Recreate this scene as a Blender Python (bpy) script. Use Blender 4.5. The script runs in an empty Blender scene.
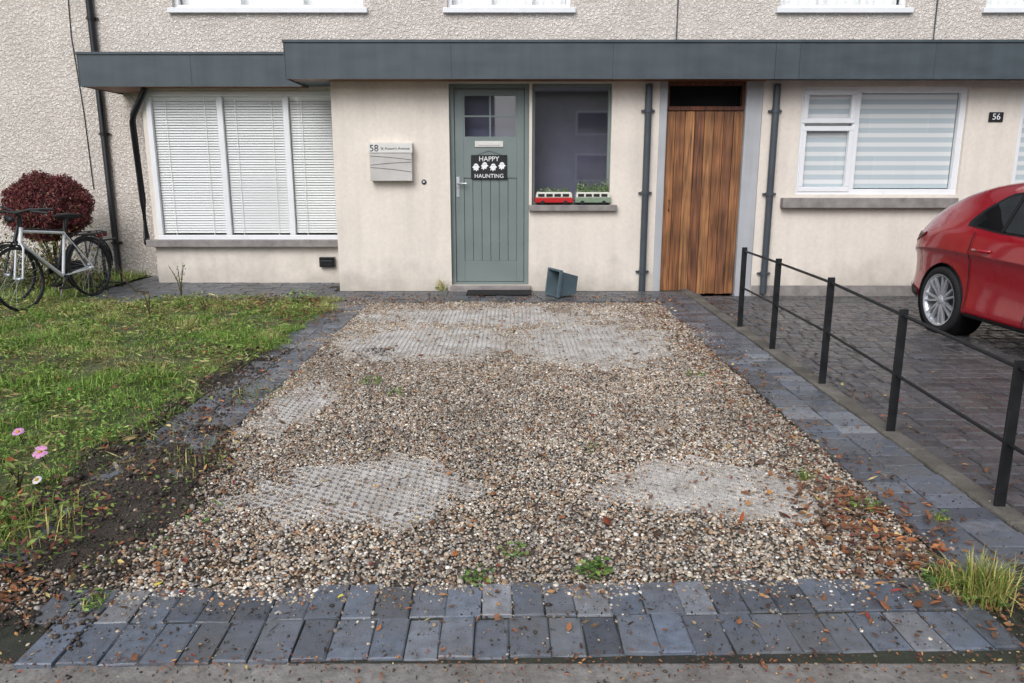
import bpy, math, random
import numpy as np
from mathutils import Vector, Matrix, noise, Euler
random.seed(7); rng=np.random.default_rng(7)
C=bpy.context.scene.collection
R=math.radians
F,CX,CY,TH,H=770.0,512.0,341.5,R(12.5),1.45
cs,sn=math.cos(TH),math.sin(TH)
def ray(u,v):
    a=(CY-v)/F
    return ((u-CX)/F, cs+a*sn, -sn+a*cs)
def P(u,v,Y):
    d=ray(u,v); t=Y/d[1]; return (t*d[0],Y,H+t*d[2])
def G(u,v,z=0.0):
    d=ray(u,v); t=(z-H)/d[2]; return (t*d[0],t*d[1],z)
def XX(u,v,Y): return P(u,v,Y)[0]
def ZZ(v,Y): return P(512,v,Y)[2]
def lin(c): 
    c=c/255.0
    return c/12.92 if c<=.04045 else ((c+.055)/1.055)**2.4
def S(r,g,b): return (lin(r),lin(g),lin(b))
# ---------------------------------------------------------------- materials
def newmat(name):
    m=bpy.data.materials.new(name); m.use_nodes=True; nt=m.node_tree
    b=nt.nodes['Principled BSDF']; return m,nt,b
def N(nt,t,**k):
    n=nt.nodes.new(t)
    for a,b in k.items(): setattr(n,a,b)
    return n
def mat(name,col,rough=.6,var=.15,scale=6,bump=0,bscale=150,dist=.004,metal=0,attr=False,spec=.5,detail=5,rvar=.1,stretch=None,coat=0,grime=0,gcol=(.10,.10,.07),var2=0,dust=0,dcol=(.1,.1,.1),streak=0,dscale=2.3):
    m,nt,b=newmat(name); L=nt.links.new
    tc=N(nt,'ShaderNodeTexCoord'); src=tc.outputs['Object']; raw=src
    if stretch:
        mp=N(nt,'ShaderNodeMapping'); mp.inputs['Scale'].default_value=stretch; L(src,mp.inputs[0]); src=mp.outputs[0]
    n=N(nt,'ShaderNodeTexNoise'); n.inputs['Scale'].default_value=scale; n.inputs['Detail'].default_value=detail; L(src,n.inputs['Vector'])
    def rng_(sock,lo,hi,a=.3,b_=.7):
        q=N(nt,'ShaderNodeMapRange'); q.inputs[1].default_value=a; q.inputs[2].default_value=b_; q.inputs[3].default_value=lo; q.inputs[4].default_value=hi; L(sock,q.inputs[0]); return q.outputs[0]
    def mul(a,c):
        q=N(nt,'ShaderNodeMath',operation='MULTIPLY'); L(a,q.inputs[0]); L(c,q.inputs[1]); return q.outputs[0]
    val=rng_(n.outputs['Fac'],1-var,1+var)
    if var2:
        n3=N(nt,'ShaderNodeTexNoise'); n3.inputs['Scale'].default_value=scale*14; n3.inputs['Detail'].default_value=3; L(src,n3.inputs['Vector'])
        val=mul(val,rng_(n3.outputs['Fac'],1-var2,1+var2))
    if streak:
        mp=N(nt,'ShaderNodeMapping'); mp.inputs['Scale'].default_value=(7,7,.5); L(raw,mp.inputs[0])
        n5=N(nt,'ShaderNodeTexNoise'); n5.inputs['Scale'].default_value=1.2; n5.inputs['Detail'].default_value=6; L(mp.outputs[0],n5.inputs['Vector'])
        val=mul(val,rng_(n5.outputs['Fac'],1-streak,1+streak*.4,.3,.6))
    vm=N(nt,'ShaderNodeVectorMath',operation='SCALE'); L(val,vm.inputs['Scale'])
    if attr:
        a=N(nt,'ShaderNodeAttribute',attribute_name='Col'); L(a.outputs['Color'],vm.inputs[0])
    else: vm.inputs[0].default_value=col
    out=vm.outputs[0]
    if dust:
        n6=N(nt,'ShaderNodeTexNoise'); n6.inputs['Scale'].default_value=dscale; n6.inputs['Detail'].default_value=9; n6.inputs['Roughness'].default_value=.7; L(raw,n6.inputs['Vector'])
        g=rng_(n6.outputs['Fac'],0,dust,.42,.66); mx=N(nt,'ShaderNodeMix',data_type='RGBA'); L(g,mx.inputs[0]); L(out,mx.inputs[6]); mx.inputs[7].default_value=(*dcol,1); out=mx.outputs[2]
    if grime:
        gp=N(nt,'ShaderNodeNewGeometry'); sx=N(nt,'ShaderNodeSeparateXYZ'); L(gp.outputs['Position'],sx.inputs[0])
        n4=N(nt,'ShaderNodeTexNoise'); n4.inputs['Scale'].default_value=3.5; n4.inputs['Detail'].default_value=6; L(src,n4.inputs['Vector'])
        ma=N(nt,'ShaderNodeMath',operation='MULTIPLY_ADD'); ma.inputs[1].default_value=-.9; ma.inputs[2].default_value=.5
        L(n4.outputs['Fac'],ma.inputs[0])
        ad=N(nt,'ShaderNodeMath',operation='ADD'); L(sx.outputs['Z'],ad.inputs[0]); L(ma.outputs[0],ad.inputs[1])
        g=N(nt,'ShaderNodeMapRange'); g.inputs[1].default_value=.0; g.inputs[2].default_value=.4; g.inputs[3].default_value=grime; g.inputs[4].default_value=0
        L(ad.outputs[0],g.inputs[0])
        mx=N(nt,'ShaderNodeMix',data_type='RGBA'); L(g.outputs[0],mx.inputs[0]); L(out,mx.inputs[6]); mx.inputs[7].default_value=(*gcol,1); out=mx.outputs[2]
    L(out,b.inputs['Base Color'])
    b.inputs['Metallic'].default_value=metal; b.inputs['Specular IOR Level'].default_value=spec
    if coat: b.inputs['Coat Weight'].default_value=coat; b.inputs['Coat Roughness'].default_value=.04
    L(rng_(n.outputs['Fac'],max(0,rough-rvar),min(1,rough+rvar)),b.inputs['Roughness'])
    if bump:
        n2=N(nt,'ShaderNodeTexNoise'); n2.inputs['Scale'].default_value=bscale; n2.inputs['Detail'].default_value=4; L(src,n2.inputs['Vector'])
        bp=N(nt,'ShaderNodeBump'); bp.inputs['Strength'].default_value=bump; bp.inputs['Distance'].default_value=dist
        L(n2.outputs['Fac'],bp.inputs['Height']); L(bp.outputs[0],b.inputs['Normal'])
    return m
def pebbledash():
    m,nt,b=newmat('pebbledash'); L=nt.links.new
    tc=N(nt,'ShaderNodeTexCoord')
    v=N(nt,'ShaderNodeTexVoronoi'); v.inputs['Scale'].default_value=24; L(tc.outputs['Object'],v.inputs['Vector'])
    v2=N(nt,'ShaderNodeTexVoronoi'); v2.inputs['Scale'].default_value=55; L(tc.outputs['Object'],v2.inputs['Vector'])
    n=N(nt,'ShaderNodeTexNoise'); n.inputs['Scale'].default_value=2.2; n.inputs['Detail'].default_value=6; L(tc.outputs['Object'],n.inputs['Vector'])
    ad=N(nt,'ShaderNodeMath',operation='ADD'); L(v.outputs['Distance'],ad.inputs[0]); L(v2.outputs['Distance'],ad.inputs[1])
    rp=N(nt,'ShaderNodeValToRGB'); e=rp.color_ramp.elements
    e[0].position=.45; e[0].color=(*S(254,248,240),1); e[1].position=1.25; e[1].color=(*S(208,198,188),1); L(ad.outputs[0],rp.inputs[0])
    mr=N(nt,'ShaderNodeMapRange'); mr.inputs[1].default_value=.3; mr.inputs[2].default_value=.7; mr.inputs[3].default_value=.90; mr.inputs[4].default_value=1.06; L(n.outputs['Fac'],mr.inputs[0])
    vm=N(nt,'ShaderNodeVectorMath',operation='SCALE'); L(rp.outputs[0],vm.inputs[0]); L(mr.outputs[0],vm.inputs['Scale']); L(vm.outputs[0],b.inputs['Base Color'])
    b.inputs['Roughness'].default_value=.9; b.inputs['Specular IOR Level'].default_value=.2
    bp=N(nt,'ShaderNodeBump',invert=True); bp.inputs['Strength'].default_value=.8; bp.inputs['Distance'].default_value=.015; L(ad.outputs[0],bp.inputs['Height']); L(bp.outputs[0],b.inputs['Normal'])
    return m
def glassmat(name,tint=(1,1,1),base=.05,dark=None,wob=.15):
    m=bpy.data.materials.new(name); m.use_nodes=True; nt=m.node_tree; nt.nodes.clear(); L=nt.links.new
    o=N(nt,'ShaderNodeOutputMaterial'); mx=N(nt,'ShaderNodeMixShader')
    lw=N(nt,'ShaderNodeLayerWeight'); lw.inputs[0].default_value=.5
    pw=N(nt,'ShaderNodeMath',operation='POWER'); pw.inputs[1].default_value=4; L(lw.outputs['Facing'],pw.inputs[0])
    ma=N(nt,'ShaderNodeMath',operation='MULTIPLY_ADD'); ma.inputs[1].default_value=.60; ma.inputs[2].default_value=base; L(pw.outputs[0],ma.inputs[0])
    if dark:
        t=N(nt,'ShaderNodeBsdfDiffuse'); t.inputs[0].default_value=(*dark,1)
    else:
        t=N(nt,'ShaderNodeBsdfTransparent'); t.inputs[0].default_value=(*tint,1)
    g=N(nt,'ShaderNodeBsdfGlossy'); g.inputs['Roughness'].default_value=.02
    tc=N(nt,'ShaderNodeTexCoord'); n=N(nt,'ShaderNodeTexNoise'); n.inputs['Scale'].default_value=1.5; n.inputs['Detail'].default_value=0; L(tc.outputs['Object'],n.inputs['Vector'])
    bp=N(nt,'ShaderNodeBump'); bp.inputs['Strength'].default_value=wob; bp.inputs['Distance'].default_value=.01; L(n.outputs['Fac'],bp.inputs['Height']); L(bp.outputs[0],g.inputs['Normal'])
    L(ma.outputs[0],mx.inputs[0]); L(t.outputs[0],mx.inputs[1]); L(g.outputs[0],mx.inputs[2]); L(mx.outputs[0],o.inputs[0]); return m
def zebra():
    m,nt,b=newmat('zebra_blind_fabric'); L=nt.links.new
    tc=N(nt,'ShaderNodeTexCoord'); sx=N(nt,'ShaderNodeSeparateXYZ'); L(tc.outputs['Object'],sx.inputs[0])
    md=N(nt,'ShaderNodeMath',operation='PINGPONG'); md.inputs[1].default_value=.055; L(sx.outputs['Z'],md.inputs[0])
    g=N(nt,'ShaderNodeMapRange'); g.inputs[1].default_value=.020; g.inputs[2].default_value=.030; L(md.outputs[0],g.inputs[0])
    mx=N(nt,'ShaderNodeMix',data_type='RGBA'); mx.inputs[6].default_value=(*S(230,230,228),1); mx.inputs[7].default_value=(*S(192,202,206),1); L(g.outputs[0],mx.inputs[0]); L(mx.outputs[2],b.inputs['Base Color'])
    b.inputs['Roughness'].default_value=.8; return m
def gatewood():
    m,nt,b=newmat('gate_timber'); L=nt.links.new
    tc=N(nt,'ShaderNodeTexCoord'); mp=N(nt,'ShaderNodeMapping'); mp.inputs['Scale'].default_value=(38,38,2.0); L(tc.outputs['Object'],mp.inputs[0])
    n=N(nt,'ShaderNodeTexNoise'); n.inputs['Scale'].default_value=1.0; n.inputs['Detail'].default_value=8; n.inputs['Distortion'].default_value=.6; L(mp.outputs[0],n.inputs['Vector'])
    rp=N(nt,'ShaderNodeValToRGB'); e=rp.color_ramp.elements; e[0].position=.30; e[0].color=(.30,.26,.24,1); e[1].position=.62; e[1].color=(1.15,1.08,1.0,1); L(n.outputs['Fac'],rp.inputs[0])
    a=N(nt,'ShaderNodeAttribute',attribute_name='Col'); vm=N(nt,'ShaderNodeVectorMath',operation='MULTIPLY'); L(a.outputs['Color'],vm.inputs[0]); L(rp.outputs[0],vm.inputs[1])
    n2=N(nt,'ShaderNodeTexNoise'); n2.inputs['Scale'].default_value=2.5; L(tc.outputs['Object'],n2.inputs['Vector'])
    mr=N(nt,'ShaderNodeMapRange'); mr.inputs[1].default_value=.3; mr.inputs[2].default_value=.7; mr.inputs[3].default_value=.55; mr.inputs[4].default_value=1.2; L(n2.outputs['Fac'],mr.inputs[0])
    v2=N(nt,'ShaderNodeVectorMath',operation='SCALE'); L(vm.outputs[0],v2.inputs[0]); L(mr.outputs[0],v2.inputs['Scale']); L(v2.outputs[0],b.inputs['Base Color'])
    b.inputs['Roughness'].default_value=.6
    bp=N(nt,'ShaderNodeBump'); bp.inputs['Strength'].default_value=.5; bp.inputs['Distance'].default_value=.004; L(n.outputs['Fac'],bp.inputs['Height']); L(bp.outputs[0],b.inputs['Normal'])
    return m
def foliage(name,rough=.55):
    m,nt,b=newmat(name); L=nt.links.new
    a=N(nt,'ShaderNodeAttribute',attribute_name='Col')
    tc=N(nt,'ShaderNodeTexCoord'); n=N(nt,'ShaderNodeTexNoise'); n.inputs['Scale'].default_value=60; L(tc.outputs['Object'],n.inputs['Vector'])
    mr=N(nt,'ShaderNodeMapRange'); mr.inputs[1].default_value=.3; mr.inputs[2].default_value=.7; mr.inputs[3].default_value=.75; mr.inputs[4].default_value=1.2; L(n.outputs['Fac'],mr.inputs[0])
    vm=N(nt,'ShaderNodeVectorMath',operation='SCALE'); L(a.outputs['Color'],vm.inputs[0]); L(mr.outputs[0],vm.inputs['Scale'])
    L(vm.outputs[0],b.inputs['Base Color']); b.inputs['Roughness'].default_value=rough
    b.inputs['Specular IOR Level'].default_value=.3
    return m
M_peb=pebbledash()
M_render=mat('cream_render',S(229,219,206),.85,.06,1.6,.4,240,.003,grime=.40,gcol=S(132,124,110),var2=.04,streak=.06)
M_fascia=mat('fascia_metal',S(74,83,88),.45,.12,2.5,.1,30,.002,spec=.4,stretch=(1,1,3),streak=.12)
M_soffit=mat('soffit_timber',S(120,78,50),.6,.3,3,stretch=(1,20,1))
M_white=mat('white_upvc',S(234,235,236),.35,.03,5)
M_glass=glassmat('window_glass',(.98,.99,.99),.06,wob=.03)
M_dglass=glassmat('dark_glass',(.80,.82,.86),.27,wob=.03)
M_doorglass=glassmat('door_glass',(.7,.72,.80),.13,wob=.05)
M_blind=mat('blind_slat',S(247,247,244),.5,.02,4)
M_zebra=zebra()
M_room=mat('room_wall',S(132,130,146),.9,.2,2)
M_door=mat('sage_door_paint',S(120,131,128),.4,.05,3,.1,60,.002)
M_stone=mat('sill_stone',S(140,134,130),.7,.25,9,.4,90,.004,var2=.12)
M_jamb=mat('painted_jamb',S(176,178,180),.7,.08,3,.3,120,streak=.1)
M_gate=gatewood()
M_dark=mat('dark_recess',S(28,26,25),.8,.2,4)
M_black=mat('black_paint',S(24,25,27),.5,.4,12,.4,100,.002,var2=.3)
M_pipeg=mat('grey_pipe',S(70,76,82),.4,.1,4)
M_pipek=mat('black_pipe',S(22,23,26),.35,.2,5)
M_paver=mat('block_paver',(1,1,1),.40,.24,22,.5,160,.003,attr=True,rvar=.22,var2=.2,dust=.5,dcol=S(108,104,98),dscale=3.4)
M_kerb=mat('kerb_concrete',S(112,107,99),.85,.3,5,.6,90,.006,var2=.2,dust=.7,dcol=S(70,66,54))
M_path=mat('footpath_concrete',S(138,134,129),.85,.22,3,.6,110,.005,var2=.25,dust=.5,dcol=S(96,88,78))
M_sub=mat('gravel_bed',S(106,99,90),.9,.35,30,1,120,.012,var2=.35)
M_sand=mat('joint_sand',S(54,53,48),.95,.35,12,.6,150,.006,var2=.3,dust=.5,dcol=S(62,70,40))
M_stonec=mat('pebble',(1,1,1),.5,.15,90,attr=True,spec=.45)
M_soil=mat('wet_soil',S(60,53,46),.8,.35,9,1,90,.012,var2=.45,dust=.5,dcol=S(92,82,68))
M_lawn=mat('lawn_earth',S(84,88,56),.95,.4,5,.8,60,.01,var2=.3)
M_fol=foliage('leaf_blade')
M_litter=foliage('dead_leaf',.7)
M_bark=mat('bark',S(72,58,48),.9,.3,20,.6,60,.004)
M_asph=mat('asphalt',S(66,66,68),.9,.2,4,.5,200,.004)
M_far=mat('far_ground',S(84,92,60),.95,.3,.6)
M_slate=mat('roof_slate',S(92,88,90),.7,.25,7,.3,40)
M_carred=mat('car_paint_red',S(160,12,32),.28,.03,3,coat=1,spec=.5,rvar=.02)
M_carblk=mat('car_plastic',S(20,20,22),.55,.1,20)
M_carglass=glassmat('car_glass',base=.16,dark=(.012,.014,.016),wob=.01)
M_tyre=mat('tyre_rubber',S(30,30,32),.8,.15,20)
M_alloy=mat('alloy',S(205,208,212),.35,.05,8,metal=.6)
M_lampred=mat('tail_lamp',S(90,6,10),.15,.05,8,coat=1)
M_silver=mat('silver_sheet',S(200,196,190),.4,.06,6,metal=.1)
M_lid=mat('letterbox_lid',S(214,212,206),.5,.04,6)
M_red=mat('red_enamel',S(186,32,34),.35,.08,12)
M_green=mat('green_enamel',S(126,146,122),.4,.1,12)
M_cream=mat('cream_enamel',S(222,220,206),.4,.05,12)
M_pot=mat('teal_pot',S(84,100,106),.5,.15,6)
M_mat=mat('door_mat_coir',S(34,32,32),.95,.3,60,1,300,.006)
M_text=mat('dark_lettering',S(40,40,60),.6,.05,5)
M_wtext=mat('white_lettering',S(240,240,238),.6,.03,5)
M_grid=mat('grid_plastic',S(208,205,200),.6,.2,12,var2=.25,dust=.75,dcol=S(142,132,120),dscale=6)
M_bikew=mat('white_bike_paint',S(222,224,224),.3,.05,10)
M_bikek=mat('black_bike_paint',S(30,32,36),.3,.1,10)
M_petal=mat('petal_pink',S(206,146,186),.6,.12,60)
M_petalw=mat('petal_white',S(226,220,222),.6,.1,60)
M_yel=mat('flower_eye',S(200,160,40),.7,.1,60)
M_brick=mat('opposite_render',S(190,184,178),.9,.15,2,.3,60)
# ---------------------------------------------------------------- mesh builder
class MB:
    def __init__(s): s.v=[];s.f=[];s.c=[];s.sm=[];s.col=(1,1,1);s.T=None
    def add(s,vs,fs,smooth=False):
        o=len(s.v)
        for p in vs:
            p=Vector(p)
            if s.T is not None: p=s.T@p
            s.v.append(tuple(p)); s.c.append(s.col)
        for q in fs: s.f.append(tuple(i+o for i in q)); s.sm.append(smooth)
    def box(s,x0,x1,y0,y1,z0,z1):
        s.add([(x0,y0,z0),(x1,y0,z0),(x1,y1,z0),(x0,y1,z0),(x0,y0,z1),(x1,y0,z1),(x1,y1,z1),(x0,y1,z1)],
              [(0,3,2,1),(4,5,6,7),(0,1,5,4),(1,2,6,5),(2,3,7,6),(3,0,4,7)])
    def tube(s,pts,r,n=8,smooth=True,cap=True):
        pts=[Vector(p) for p in pts]; rs=r if isinstance(r,(list,tuple)) else [r]*len(pts)
        vs=[];fs=[]; ref=None
        for i,p in enumerate(pts):
            t=(pts[min(i+1,len(pts)-1)]-pts[max(i-1,0)]).normalized()
            if ref is None: ref=Vector((0,0,1)) if abs(t.z)<.9 else Vector((1,0,0))
            a=t.cross(ref).normalized(); b=t.cross(a).normalized()
            for k in range(n):
                q=2*math.pi*k/n; vs.append(p+a*math.cos(q)*rs[i]+b*math.sin(q)*rs[i])
        for i in range(len(pts)-1):
            for k in range(n): fs.append((i*n+k,i*n+(k+1)%n,(i+1)*n+(k+1)%n,(i+1)*n+k))
        s.add(vs,fs,smooth)
        if cap: s.add(vs[:n],[tuple(range(n))]); s.add(vs[-n:],[tuple(range(n))[::-1]])
    def lathe(s,prof,n=24,M=None,smooth=True):
        vs=[];fs=[]
        for (r,z) in prof:
            for k in range(n):
                q=2*math.pi*k/n; p=Vector((r*math.cos(q),r*math.sin(q),z)); vs.append(M@p if M else p)
        for i in range(len(prof)-1):
            for k in range(n): fs.append((i*n+k,i*n+(k+1)%n,(i+1)*n+(k+1)%n,(i+1)*n+k))
        s.add(vs,fs,smooth)
    def prism(s,poly,y0,y1):
        n=len(poly); s.add([(x,y0,z) for x,z in poly]+[(x,y1,z) for x,z in poly],
            [tuple(range(n)),tuple(range(2*n-1,n-1,-1))]+[(i,i+n,(i+1)%n+n,(i+1)%n) for i in range(n)])
    def build(s,name,m,parent=None,local=False,bevel=0,seg=1):
        me=bpy.data.meshes.new(name); me.from_pydata(s.v,[],s.f)
        me.polygons.foreach_set('use_smooth',s.sm)
        ca=me.color_attributes.new('Col','FLOAT_COLOR','POINT')
        ca.data.foreach_set('color',np.array([(*c,1) for c in s.c],dtype=np.float32).ravel())
        me.materials.append(m); o=bpy.data.objects.new(name,me); C.objects.link(o)
        if parent:
            o.parent=parent
            if parent.type=='EMPTY' and not local: o.matrix_parent_inverse=Matrix.Translation(-parent.location)
        if bevel:
            b=o.modifiers.new('bevel','BEVEL'); b.width=bevel; b.segments=seg; b.limit_method='ANGLE'
        return o
def npmesh(name,verts,faces,cols,m,smooth=True):
    me=bpy.data.meshes.new(name); nv=len(verts); nf=len(faces)
    me.vertices.add(nv); me.vertices.foreach_set('co',verts.astype(np.float32).ravel())
    k=faces.shape[1]; me.loops.add(nf*k); me.loops.foreach_set('vertex_index',faces.astype(np.int32).ravel())
    me.polygons.add(nf); me.polygons.foreach_set('loop_start',np.arange(0,nf*k,k,dtype=np.int32))
    me.polygons.foreach_set('loop_total',np.full(nf,k,dtype=np.int32))
    me.polygons.foreach_set('use_smooth',np.full(nf,smooth))
    ca=me.color_attributes.new('Col','FLOAT_COLOR','POINT')
    ca.data.foreach_set('color',np.concatenate([cols,np.ones((nv,1))],1).astype(np.float32).ravel())
    me.update(calc_edges=True); me.materials.append(m)
    o=bpy.data.objects.new(name,me); C.objects.link(o); return o
def thing(name,label,cat,loc=(0,0,0),rz=0,group=None):
    o=bpy.data.objects.new(name,None); C.objects.link(o); o.location=loc; o.rotation_euler=(0,0,rz); o.empty_display_size=.1
    return tag(o,label,cat,group)
def tag(o,label,cat=None,group=None,kind=None):
    o['label']=label
    if cat: o['category']=cat
    if group: o['group']=group
    if kind: o['kind']=kind
    return o
def struct(o,label=None,cat=None):
    o['kind']='structure'
    if label: o['label']=label
    if cat: o['category']=cat
    return o
def text(body,size,mtl,parent,loc,name='lettering',local=False,align='CENTER',ext=.001,rot=None):
    cu=bpy.data.curves.new('t','FONT'); cu.body=body; cu.size=size; cu.align_x=align; cu.align_y='CENTER'; cu.extrude=ext
    t=bpy.data.objects.new('t',cu); C.objects.link(t)
    dg=bpy.context.evaluated_depsgraph_get(); me=bpy.data.meshes.new_from_object(t.evaluated_get(dg))
    bpy.data.objects.remove(t); me.transform(Matrix.Translation(loc)@(rot or Matrix.Rotation(R(90),4,'X')))
    me.materials.clear(); me.materials.append(mtl); o=bpy.data.objects.new(name,me); C.objects.link(o); o.parent=parent
    if parent.type=='EMPTY' and not local: o.matrix_parent_inverse=Matrix.Translation(-parent.location)
    return o
# ---- scatter primitives
def rotm(n,flat=False,tilt=.35):
    if flat:
        q=rng.uniform(0,2*np.pi,n); t=rng.normal(0,tilt,n); u=rng.normal(0,tilt,n)
    else:
        q=rng.uniform(0,2*np.pi,n); t=rng.uniform(0,2*np.pi,n); u=rng.uniform(0,2*np.pi,n)
    cz,sz=np.cos(q),np.sin(q); cx,sx=np.cos(t),np.sin(t); cy,sy=np.cos(u),np.sin(u); o=np.zeros(n);I=np.ones(n)
    Rz=np.stack([cz,-sz,o,sz,cz,o,o,o,I],1).reshape(n,3,3)
    Rx=np.stack([I,o,o,o,cx,-sx,o,sx,cx],1).reshape(n,3,3)
    Ry=np.stack([cy,o,sy,o,I,o,-sy,o,cy],1).reshape(n,3,3)
    return Rz@Rx@Ry
ph=(1+5**.5)/2
ICO=np.array([(-1,ph,0),(1,ph,0),(-1,-ph,0),(1,-ph,0),(0,-1,ph),(0,1,ph),(0,-1,-ph),(0,1,-ph),(ph,0,-1),(ph,0,1),(-ph,0,-1),(-ph,0,1)])/math.sqrt(1+ph*ph)
ICOF=np.array([(0,11,5),(0,5,1),(0,1,7),(0,7,10),(0,10,11),(1,5,9),(5,11,4),(11,10,2),(10,7,6),(7,1,8),(3,9,4),(3,4,2),(3,2,6),(3,6,8),(3,8,9),(4,9,5),(2,4,11),(6,2,10),(8,6,7),(9,8,1)])
def stones(name,pts,size,cols,m,flat=.65):
    n=len(pts); sc=np.stack([np.ones(n),rng.uniform(.6,.95,n),rng.uniform(.4,.7,n)],1)*size[:,None]
    V=ICO[None]*sc[:,None,:]; V=V*(1+rng.normal(0,.08,(n,12,1)))
    V=np.einsum('nij,nkj->nki',rotm(n,True,.25) if flat<1 else rotm(n),V)+pts[:,None,:]
    Fc=(ICOF[None]+12*np.arange(n)[:,None,None]).reshape(-1,3)
    return npmesh(name,V.reshape(-1,3),Fc,np.repeat(cols,12,0),m)
LV=np.array([(0,-1,0),(.36,-.45,.10),(.44,.15,.14),(0,1,.12),(-.44,.15,.14),(-.36,-.45,.10),(0,-.1,-.02)])
LF=np.array([(0,1,6),(1,2,6),(2,3,6),(3,4,6),(4,5,6),(5,0,6)])
def leaves_arr(pts,size,cols,full=False,asp=None,tilt=.3):
    n=len(pts); V=np.repeat(LV[None],n,0).copy()
    V[:,:,2]*=rng.uniform(-1.5,3.0,(n,1)); V[:,:,0]*=(asp if asp is not None else rng.uniform(.7,1.3,n))[:,None]
    V[:,:,:2]*=1+rng.normal(0,.12,(n,7,1))
    V=V*size[:,None,None]*.5
    V=np.einsum('nij,nkj->nki',rotm(n,not full,tilt),V)+pts[:,None,:]
    return V.reshape(-1,3),(LF[None]+7*np.arange(n)[:,None,None]).reshape(-1,3),np.repeat(cols,7,0)
def leaves(name,pts,size,cols,m,full=False,asp=None,tilt=.3):
    v,f,c=leaves_arr(pts,size,cols,full,asp,tilt); return npmesh(name,v,f,c,m,False)
def blades_arr(pts,h,w,cols,lean=.5):
    n=len(pts); a=rng.uniform(0,2*np.pi,n); dx=np.stack([np.cos(a),np.sin(a),np.zeros(n)],1)
    b=a+rng.normal(np.pi/2,.6,n); dl=np.stack([np.cos(b),np.sin(b),np.zeros(n)],1); l=np.abs(rng.normal(0,lean,n))[:,None]
    up=np.array([0,0,1.0])[None]; hh=h[:,None]; ww=w[:,None]
    v0=pts-dx*ww;v1=pts+dx*ww; md=pts+up*hh*.6*(1-.3*np.minimum(l,2)/2)+dl*l*hh*.35
    v2=md-dx*ww*.8;v3=md+dx*ww*.8; v4=pts+up*hh*(1-.75*np.minimum(l,2)/2)+dl*l*hh
    V=np.stack([v0,v1,v2,v3,v4],1).reshape(-1,3)
    Fc=(np.array([(0,1,3),(0,3,2),(2,3,4)])[None]+5*np.arange(n)[:,None,None]).reshape(-1,3)
    return V,Fc,np.repeat(cols,5,0)
def pick(pal,n,jit=.2):
    p=np.array([c for c,_ in pal]); w=np.array([x for _,x in pal],float); w/=w.sum()
    c=p[rng.choice(len(p),n,p=w)]; return np.clip(c*(1+rng.normal(0,jit,(n,1))),0.003,1)
def nz(x,y,s=1,o=0): return noise.noise(Vector((x*s+o,y*s-o*1.7,o)))
# ================================================================ GROUND
def sheet(name,x0,x1,y0,y1,z,m,nx=1,ny=1,fn=None,label=None):
    b=MB(); vs=[];fs=[]
    for j in range(ny+1):
        for i in range(nx+1):
            x=x0+(x1-x0)*i/nx; y=y0+(y1-y0)*j/ny; vs.append((x,y,z+(fn(x,y) if fn else 0)))
    for j in range(ny):
        for i in range(nx):
            a=j*(nx+1)+i; fs.append((a,a+1,a+nx+2,a+nx+1))
    b.add(vs,fs,True); return struct(b.build(name,m),label or name.replace('_',' '),name.replace('_',' '))
sheet('ground',-150,150,-150,150,-.22,M_far,label='open ground around the houses')
sheet('road',-60,60,-9,-1.2,-.13,M_asph,label='asphalt road behind the footpath')
b=MB(); b.box(-40,40,-1.05,2.10,-.2,-.012); struct(b.build('footpath',M_path),'grey concrete footpath in front of the drive','footpath')
b=MB(); b.box(-40,40,-1.2,-1.052,-.2,-.014); struct(b.build('road_kerb',M_kerb),'concrete kerb along the road','kerb')
def gz(x,y): return .014*nz(x,y,.9,3)+.006*nz(x,y,3,9)
sheet('gravel_bed',-1.62,1.66,2.5,8.6,-.018,M_sub,40,80,gz,'packed bed under the gravel drive')
sheet('paving_bed',-10.6,2.1,8.45,10.9,-.012,M_sand,label='sandy joints under the house front paving')
b=MB()
for (x0,x1,y0,y1) in ((-2.3,2.09,2.07,2.52),(-2.3,-1.62,2.52,8.45),(1.655,2.092,2.52,8.45)): b.add([(x0,y0,-.009),(x1,y0,-.009),(x1,y1,-.009),(x0,y1,-.009)],[(0,1,2,3)])
struct(b.build('border_bed',M_sand),'sandy joints under the block borders of the drive','joint sand')
def soil(x,y):
    cx=-1.74-.10*(y-3.3); e=1-((x-cx)/.36)**2-((y-3.3)/.88)**2
    t=1-((x+1.97)/.15)**2 if 3<y<6.0 else -1
    t=min(t,(6.0-y)*1.2)
    return max(e,t*.32)+.65*nz(x,y,2.6,5)+.4*nz(x,y,8,1)-.08
def soilz(x,y,s_=None):
    s_=soil(x,y) if s_ is None else s_
    k=max(0,min(1,s_*1.1+.1))
    return -.02+.040*k+.014*nz(x,y,9,2)*k+.008*nz(x,y,25,7)*k
def block(b,cx,cy,w,l,z,rot=0,depth=.06,bv=.004):
    c=math.cos(rot); s_=math.sin(rot); j=lambda a=.003: random.uniform(-a,a)
    z=z+random.uniform(-.004,.004); tx,ty=random.uniform(-.018,.018),random.uniform(-.018,.018)
    o=[(-w/2,-l/2),(w/2,-l/2),(w/2,l/2),(-w/2,l/2)]; vs=[]
    for k,(in_,zz) in enumerate(((0,-depth),(0,-bv),(bv,0))):
        for (x,y) in o:
            x-=math.copysign(in_,x); y-=math.copysign(in_,y); x+=j();y+=j()
            vs.append((cx+x*c-y*s_,cy+x*s_+y*c,z+zz+x*tx+y*ty))
    fs=[(8,9,10,11)]
    for k in range(4):
        n=(k+1)%4; fs+=[(k,n,n+4,k+4),(k+4,n+4,n+8,k+8)]
    b.add(vs,fs)
def pcol(base,v=.28):
    k=random.gauss(1,v); k=max(.6,min(1.7,k)); t=random.uniform(-.05,.05)
    return (base[0]*k*(1+t),base[1]*k,base[2]*k*(1-t))
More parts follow.
